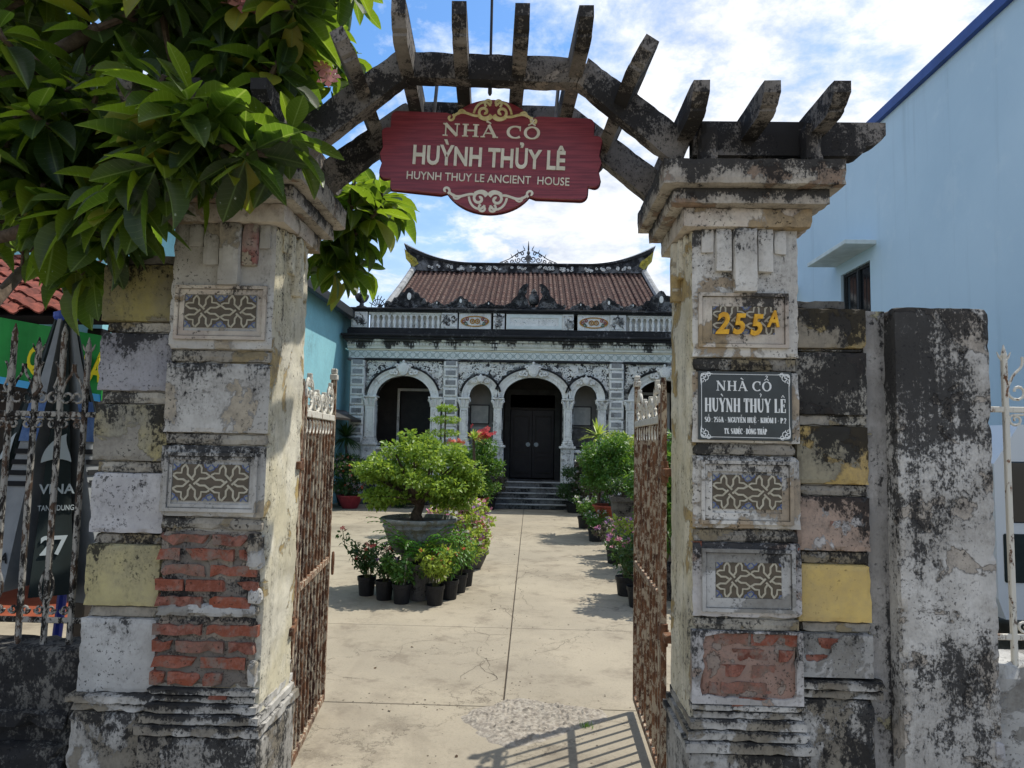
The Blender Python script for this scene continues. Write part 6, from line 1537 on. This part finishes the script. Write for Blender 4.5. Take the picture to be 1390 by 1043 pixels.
add_cloud(tp, 'leaf_tiers', 'bonsai', [(-1.5+dx, 12.4, z, rx, rx, .05, 330) for z, rx, dx in ((2.15, .17, .02), (1.95, .28, 0), (1.72, .32, -.03), (1.5, .32, .05), (1.25, .35, 0))], .05, .028, 9, .7); MB().tube([(-1.5, 12.4, .3), (-1.5, 12.4, 2.15)], [.03, .012], 8).build('trunk', M['bark'], tp)
shrub('red_bowl_plant', 'mauve and green foliage plant in a round red bowl at the villa wall', -4.12, 16.35, 0, .44, .46, 'dark', 24, 34, .14, 110, .09, .03, (.28, .3, 'redpot', 'bowl'), ('mauve', 'mauve', 'coral'), 50, .04, .8, 'potted shrub')
shrub('wall_shrub', 'low dark shrub under the ventilator slats of the villa', -3.0, 16.9, 0, .6, .35, 'dark', 25, 30, .16, 90, .07, .03, None, None, 0, .03, .4, 'shrub')
shrub('wall_shrub', 'low leafy shrub between the red bowl plant and the steps', -1.8, 16.9, 0, .5, .4, 'green', 26, 28, .15, 90, .07, .03, None, ('white',), 30, .03, .45, 'shrub')
shrub('step_shrub', 'purple leaved shrub on the urn side of the villa steps', -.98, 16.75, 0, .32, .55, 'purple', 27, 34, .14, 130, .05, .03, (.2, .25, 'blackpot', 'round'), ('mauve',), 60, .03, .75, 'shrub')
# --- plants along the other side of the path
shrub('step_shrub', 'green shrub speckled with white flowers beside the villa steps', 1.02, 16.5, 0, .36, .48, 'dark', 41, 34, .14, 130, .05, .028, (.2, .22, 'blackpot', 'round'), ('white',), 50, .03, .66, 'shrub')
shrub('step_shrub', 'tall purple leaved shrub behind the white speckled one near the steps', 1.38, 16.2, 0, .38, .62, 'purple', 42, 34, .15, 130, .05, .03, (.2, .25, 'blackpot', 'round'), ('white', 'mauve'), 40, .03, .95, 'shrub')
shrub('bowl_shrub', 'bright green rounded shrub in a wide terracotta bowl on a block', 1.38, 12.2, 0, .52, .56, 'green', 43, 60, .16, 170, .055, .03, (.3, .26, 'terracotta', 'bowl'), None, 0, .03, 1.22, 'potted shrub', None, None, .3)
shrub('lime_shrub', 'yellow green shrub behind the terracotta bowl', 1.75, 12.9, 0, .5, .5, 'lime', 44, 40, .16, 150, .055, .03, (.25, .4, 'greypot', 'bowl'), ('coral',), 20, .03, 1.35, 'potted shrub')
spiky('yellow_dracaena', 'yellow green dracaena rosette rising beside the terracotta bowl shrub', 1.22, 12.9, 1.72, .42, 44, 'lime', 6, None, (.14, .3, 'greypot', 'round'), .45, .05)
shrub('square_pot_plant', 'small dark plant in a square grey cement pot on a block', 1.36, 10.4, 0, .22, .12, 'dark', 45, 14, .09, 70, .05, .03, (.2, .34, 'greypot', 'square'), ('white',), 12, .025, 1.0, 'potted shrub', None, None, .5)
for (x, y, lab, m, f, h, r, sd) in (
    (1.03, 13.56, 'potted white flowered plant farthest along the path towards the steps', 'green', ('white',), .4, .22, 11),
    (1.08, 11.8, 'potted pale flowered plant before the terracotta bowl', 'green', ('white', 'mauve'), .26, .24, 12),
    (1.42, 10.85, 'leafy potted plant at the foot of the square cement pot', 'dark', ('mauve',), .25, .24, 13),
    (1.14, 9.7, 'potted plant with reddish leaves and violet flowers by the square cement pot', 'purple', ('violet', 'pink'), .36, .24, 14),
    (1.27, 9.0, 'lime leaved potted plant beside the open gate leaf', 'lime', ('violet',), .5, .24, 15),
    (1.03, 7.70, 'potted plant with clusters of pink flowers next to the gate leaf', 'dark', ('pink', 'pink'), .52, .19, 16),
    (1.08, 7.18, 'dark potted plant half hidden by the gate leaf', 'dark', None, .45, .2, 17),
    (1.5, 8.2, 'bushy potted plant behind the gate leaf hinge side', 'green', ('white',), .5, .25, 18)):
    big = .11 if y < 10 else .13
    pot_flower(x, y, lab, m, f, h, r, sd+60, big, .22 if y > 8 else .2, 620, .055 if y < 10 else .06, .028, 14 if f == ('pink', 'pink') else 22, .03)
# two taller crotons, mostly behind the open gate leaf, placed for the shadows they throw
shrub('tall_croton', 'tall leafy croton standing behind the open gate leaf', 1.55, 7.55, 0, .42, .5, 'green', 51, 40, .14, 130, .07, .035, (.22, .35, 'greypot', 'bowl'), None, 0, .03, 1.15, 'potted shrub')
shrub('tall_croton', 'tall leafy croton between the gate leaf and the square cement pot', 1.75, 9.3, 0, .42, .5, 'green', 52, 40, .14, 130, .07, .035, (.22, .35, 'greypot', 'bowl'), None, 0, .03, 1.1, 'potted shrub')
# grass tuft at the patch and a few dropped leaves
gt = thing('grass_tuft', (.34, 4.17, 0), 'tiny green grass tuft at the edge of the rough cement patch', 'grass'); V = []; F = []; g = random.Random(3)
for i in range(40):
    x, y = g.gauss(0, .018), g.gauss(0, .012); a = g.uniform(0, 6.28); h = g.uniform(.015, .04); b = len(V); V += [(x-.002, y, 0), (x+.002, y, 0), (x+.02*math.cos(a), y+.02*math.sin(a), h)]; F.append((b, b+1, b+2))
me = np_mesh('blades', V, F); me.materials.append(M['green']); link('blades', me, None, gt, (.34, 4.17, .002))['kind'] = 'stuff'
dl_ = leaf_cloud('fallen_leaf', [(0, 0, .004, .001, .001, .001, 1)], .05, .025, 2, 1.0, True); dl_.materials.append(simple('dry leaf', '#5c4630', '#3d3024', .9, 20))
g = random.Random(14)
for i, (x, y) in enumerate(((-.9, 5.6), (-1.05, 5.1), (-.62, 4.5), (-.35, 3.75), (-.8, 4.3), (-.3, 6.9), (.35, 6.4), (-.5, 8.9), (-.2, 10.2), (.4, 9.8), (.2, 12.4), (-.6, 12), (-2.6, 14), (-2.2, 13.2), (-3.4, 15), (.5, 14.8))):
    o = link('fallen_leaf', dl_, None, None, (x, y, .003), (0, 0, g.uniform(0, 6.28)), (g.uniform(.6, 1.2),)*3); tag(o, 'small dry brown leaf lying on the concrete courtyard', 'leaf', 'dry leaves on the courtyard')

# grit and crumbs of mortar along the joints and the gate
g = random.Random(19); V = []; F = []
for i in range(520):
    if i < 160: x, y = g.uniform(-1.0, .6), g.uniform(3.0, 6.5)
    elif i < 300: x, y = -.142+g.gauss(0, .12), g.uniform(4.4, 12)
    elif i < 420: x, y = g.uniform(-1.6, .9), 4.435+g.gauss(0, .05)
    else: x, y = g.uniform(-4, 3), g.uniform(6, 16.5)
    r = g.choice((.003, .004, .005, .007)); b = len(V)
    V += [(x+r, y, .001), (x, y+r*.8, .001), (x-r, y, .001), (x, y-r*.9, .001), (x+r*.2, y, r*.9)]; F += [(b, b+1, b+4), (b+1, b+2, b+4), (b+2, b+3, b+4), (b+3, b, b+4)]
me = np_mesh('grit', V, F); me.materials.append(simple('grit', '#7d7364', '#4f473d', .95, 60)); o = link('grit', me, None); tag(o, 'scattered grit and mortar crumbs on the courtyard concrete', 'grit', None, 'stuff')
# ------------------------------------------------------------------ frangipani tree over the left pillar
def unproj(px, py, Y):
    d = CAM_F+CAM_R*((px-695)/965.0)-CAM_U*((py-521.5)/965.0); t = Y/d.y; return Vector((d.x*t, Y, 1.6+d.z*t))
def proj(p):
    q = p-Vector((0, 0, 1.6)); d = q.dot(CAM_F)
    return (695+965*q.dot(CAM_R)/d, 521.5-965*q.dot(CAM_U)/d, d)
rt = random.Random(21)
TR = thing('frangipani_tree', (-3.75, 4.3, 0), 'frangipani tree with large glossy leaves and pink flowers overhanging the gate', 'tree')
tips = []
def spread(n, x0, x1, y0, y1, Y0, Y1, cond=None):
    k = 0
    while k < n:
        px, py, Y = rt.uniform(x0, x1), rt.uniform(y0, y1), rt.uniform(Y0, Y1)
        if cond and not cond(px, py): continue
        tips.append((unproj(px, py, Y), None)); k += 1
spread(95, -160, 400, -260, 120, 2.6, 4.2, lambda x, y: x < 395-.15*max(0, 60-y))
spread(14, 300, 415, -20, 130, 2.75, 3.5)
spread(30, -60, 330, 100, 215, 2.35, 3.2)
spread(12, 20, 215, 215, 300, 2.5, 3.2)
spread(11, -60, 130, 200, 320, 3.3, 4.6)
spread(2, 60, 110, 330, 380, 2.8, 3.3)
spread(12, 10, 235, 235, 335, 4.0, 5.4)
for _ in range(26): tips.append((Vector((rt.uniform(-1.75, -1.0), rt.uniform(2.75, 3.5), rt.uniform(3.5, 4.0))), None))  # rosettes above the view, added to shade the middle of the crown
for _ in range(9): tips.append((Vector((rt.uniform(-1.15, -.8), rt.uniform(2.5, 2.95), rt.uniform(3.5, 3.85))), None))  # more unseen rosettes, added to block sun from one bright cluster
for _ in range(95): tips.append((Vector((rt.uniform(-3.6, -1.1), rt.uniform(2.6, 4.4), rt.uniform(3.7, 4.5))), None))  # unseen canopy layer, added to keep sun off the front leaves
spread(7, 470, 520, 225, 300, 3.9, 4.5); spread(5, 440, 490, 285, 365, 3.9, 4.4)
for p in ((235, 205, 2.45), (330, 195, 2.5), (120, 265, 2.7), (165, 300, 2.9), (100, 340, 3.0), (190, 225, 2.5), (60, 250, 2.8), (395, 175, 2.6)): tips.append((unproj(*p), None))
# limbs
hubs = [Vector((-3.1, 3.7, 2.6)), Vector((-2.15, 3.35, 2.75)), Vector((-2.6, 3.0, 3.1)), Vector((-1.55, 3.65, 3.05)), Vector((-1.2, 4.2, 2.7)), Vector((-3.3, 3.3, 3.3)), Vector((-1.9, 2.9, 3.35)), Vector((-3.5, 4.7, 2.7)), Vector((-2.4, 3.5, 3.9)), Vector((-1.8, 3.6, 3.9)), Vector((-3.1, 3.5, 4.0))]
root = Vector((-3.75, 4.3, 0)); fork = Vector((-3.6, 4.1, 1.9))
mb = MB(); mb.tube([root, root+Vector((.05, -.03, .8)), fork], [.12, .10, .085], 12); mb.build('trunk', M['bark'], TR, True)
par = {0: None, 1: 0, 2: 0, 3: 1, 4: 3, 5: None, 6: 2, 7: None, 8: 1, 9: 3, 10: 5}
for i, h in enumerate(hubs):
    a = fork if par[i] is None else hubs[par[i]]; m = (a+h)/2+Vector((rt.uniform(-.08, .08), rt.uniform(-.08, .08), -.06))
    mb = MB(); mb.tube([a, m, h], [.055, .045, .036] if par[i] is None else [.036, .032, .027], 8); mb.build('limb', M['bark'], TR, True)
twigs = MB(); leaves = []
nodes = list(hubs)
for p, _ in sorted(tips, key=lambda q: min((q[0]-h).length for h in hubs)):
    h = min(nodes, key=lambda q: (q-p).length+max(0, q.z-p.z)*.5); m = (h+p)/2+Vector((rt.uniform(-.05, .05), rt.uniform(-.05, .05), -.05)); nodes.append(m)
    ax = (p-m).normalized()*.6+Vector((rt.uniform(-.3, .3), rt.uniform(-.3, .3), .35)); ax.normalize()
    twigs.tube([h, m, p-ax*.05, p], [.016, .014, .012, .011], 6)
    n = rt.randint(13, 19); ph = rt.uniform(0, 6.28)
    u = ax.orthogonal().normalized(); w = ax.cross(u)
    for k in range(n):
        t = k/n; a = ph+k*2.4; e = R(-28+75*t+rt.uniform(-12, 12))
        d = (u*math.cos(a)+w*math.sin(a))*math.cos(e)+ax*math.sin(e); d.z -= .28; d.normalize()
        up = Vector((0, 0, 1))*.8+ax*.5+Vector((rt.uniform(-.45, .45), rt.uniform(-.45, .45), 0)); s = d.cross(up).normalized(); nn = s.cross(d)
        L = rt.triangular(.13, .31, .21)*(1.0 if t < .8 else .65); Wd = L*rt.uniform(.36, .46)
        o = p-ax*(.10*(1-t))
        mtx = Matrix(((s.x*Wd, d.x*L, nn.x*L, o.x), (s.y*Wd, d.y*L, nn.y*L, o.y), (s.z*Wd, d.z*L, nn.z*L, o.z), (0, 0, 0, 1))); leaves.append(mtx)
twigs.build('twigs', M['bark'], TR)['kind'] = 'stuff'
# leaf blade: obovate with a folded midrib, curling down to a pointed tip
def blade(curl, fold):
    V = []; F = []; prof = [(0, .04), (.08, .06), (.2, .42), (.38, .8), (.56, 1.0), (.74, .9), (.88, .55), (.96, .22), (1.0, .01)]
    for y, w in prof:
        z = -curl*y*y; V += [(-w*.5, y, z+fold*w), (-w*.27, y, z+fold*w*.42), (0, y, z), (w*.27, y, z+fold*w*.42), (w*.5, y, z+fold*w)]
    for i in range(len(prof)-1):
        for k in range(4): F.append((5*i+k, 5*i+k+1, 5*i+k+6, 5*i+k+5))
    return np.array(V, np.float32), np.array(F, np.int32)
def plumleaf():
    s = NT('frangipani leaf'); oi = s.n('ShaderNodeObjectInfo').outputs['Random']; gi = s.n('ShaderNodeNewGeometry'); v = s.math('FRACT', s.math('ADD', oi, gi.outputs['Random Per Island']))
    uv = s.n('ShaderNodeAttribute', attribute_name='blade'); sp = s.n('ShaderNodeSeparateXYZ'); s.l(uv.outputs['Vector'], sp.inputs[0])
    ax = s.math('ABSOLUTE', sp.outputs[0]); vein = s.math('SINE', s.math('MULTIPLY', s.math('ADD', sp.outputs[1], s.math('MULTIPLY', ax, -.28)), 75)); vn_ = s.ramp(vein, .86, 1.0)
    mid = s.math('SUBTRACT', 1.0, s.ramp(ax, .012, .04)); vm = s.math('MAXIMUM', s.math('MULTIPLY', vn_, .35), mid)
    c = s.mix(v, lin('#15240f'), lin('#24371b')); c = s.mix(s.math('MULTIPLY', s.ramp(s.math('FRACT', s.math('MULTIPLY', v, 17.3)), .93, .95), .8), c, lin('#8f8a2e')); c = s.mix(s.math('MULTIPLY', vm, .55), c, lin('#5f7a40')); c = s.mix(s.math('MULTIPLY', s.ramp(s.noise(s.pos(7), 9, 5, .7), .62, .7), .5), c, lin('#4d4a22'))
    p = s.pos(3); c = s.mix(s.math('MULTIPLY', s.ramp(s.noise(p, 60, 4, .6), .68, .72), .8), c, lin('#a8b59a'))
    s.bump(s.math('SUBTRACT', 0.0, vm), .25, .004); s.fin(c, .42, spec=.4)
    t = s.n('ShaderNodeBsdfTranslucent'); s.put(t.inputs[0], s.mix(s.math('MULTIPLY', vm, .5), s.mix(v, lin('#a0bf28'), lin('#759a2c')), lin('#cfe070')))
    m = s.n('ShaderNodeMixShader'); m.inputs[0].default_value = .36; s.l(s.b.outputs[0], m.inputs[1]); s.l(t.outputs[0], m.inputs[2]); s.l(m.outputs[0], s.out.inputs[0]); return s.m
M['plum'] = plumleaf()
def add_attr(me, co):
    at = me.attributes.new('blade', 'FLOAT_VECTOR', 'POINT'); at.data.foreach_set('vector', np.asarray(co, np.float32).ravel())
blades = [blade(.18, .12), blade(.34, .2), blade(.08, .06)]; bmesh_ = []
for V, F in blades:
    me = np_mesh('leaf', V, F, True); add_attr(me, V); me.materials.append(M['plum']); bmesh_.append(me)
def score(m):
    o = m.translation+Vector((m[0][1], m[1][1], m[2][1]))*.5; x, y, d = proj(o)
    if d < .3 or not (-20 < x < 1410 and -20 < y < 1063): return 0
    return 1/d
order = sorted(leaves, key=score, reverse=True)
inv = Matrix.Translation(-ORG[TR])
for i, m in enumerate(order[:300]):
    o = bpy.data.objects.new('leaf', bmesh_[i % 3]); COL.objects.link(o); o.parent = TR; o.matrix_local = inv @ m
AV = []; AF = []; AC = []; b = 0
for i, m in enumerate(order[300:]):
    V, F = blades[i % 3]; mm = np.array(inv @ m); AV.append(V @ mm[:3, :3].T+mm[:3, 3]); AF.append(F+b); AC.append(V); b += len(V)
me = np_mesh('crown', np.concatenate(AV), np.concatenate(AF), True); add_attr(me, np.concatenate(AC)); me.materials.append(M['plum']); link('crown', me, None, TR)['kind'] = 'stuff'
fl = []
for (px, py, Y) in ((345, 5, 2.75), (335, -8, 2.75), (438, 55, 3.1), (440, 100, 3.1), (60, 262, 4.2), (165, 250, 4.3), (90, 318, 4.4), (320, 0, 2.8)):
    c = unproj(px, py, Y)
    for q in range(5): fl.append(c+Vector((rt.gauss(0, .025), rt.gauss(0, .025), rt.gauss(0, .02))))
flowers(TR, 'frangi', fl, .045, 3)
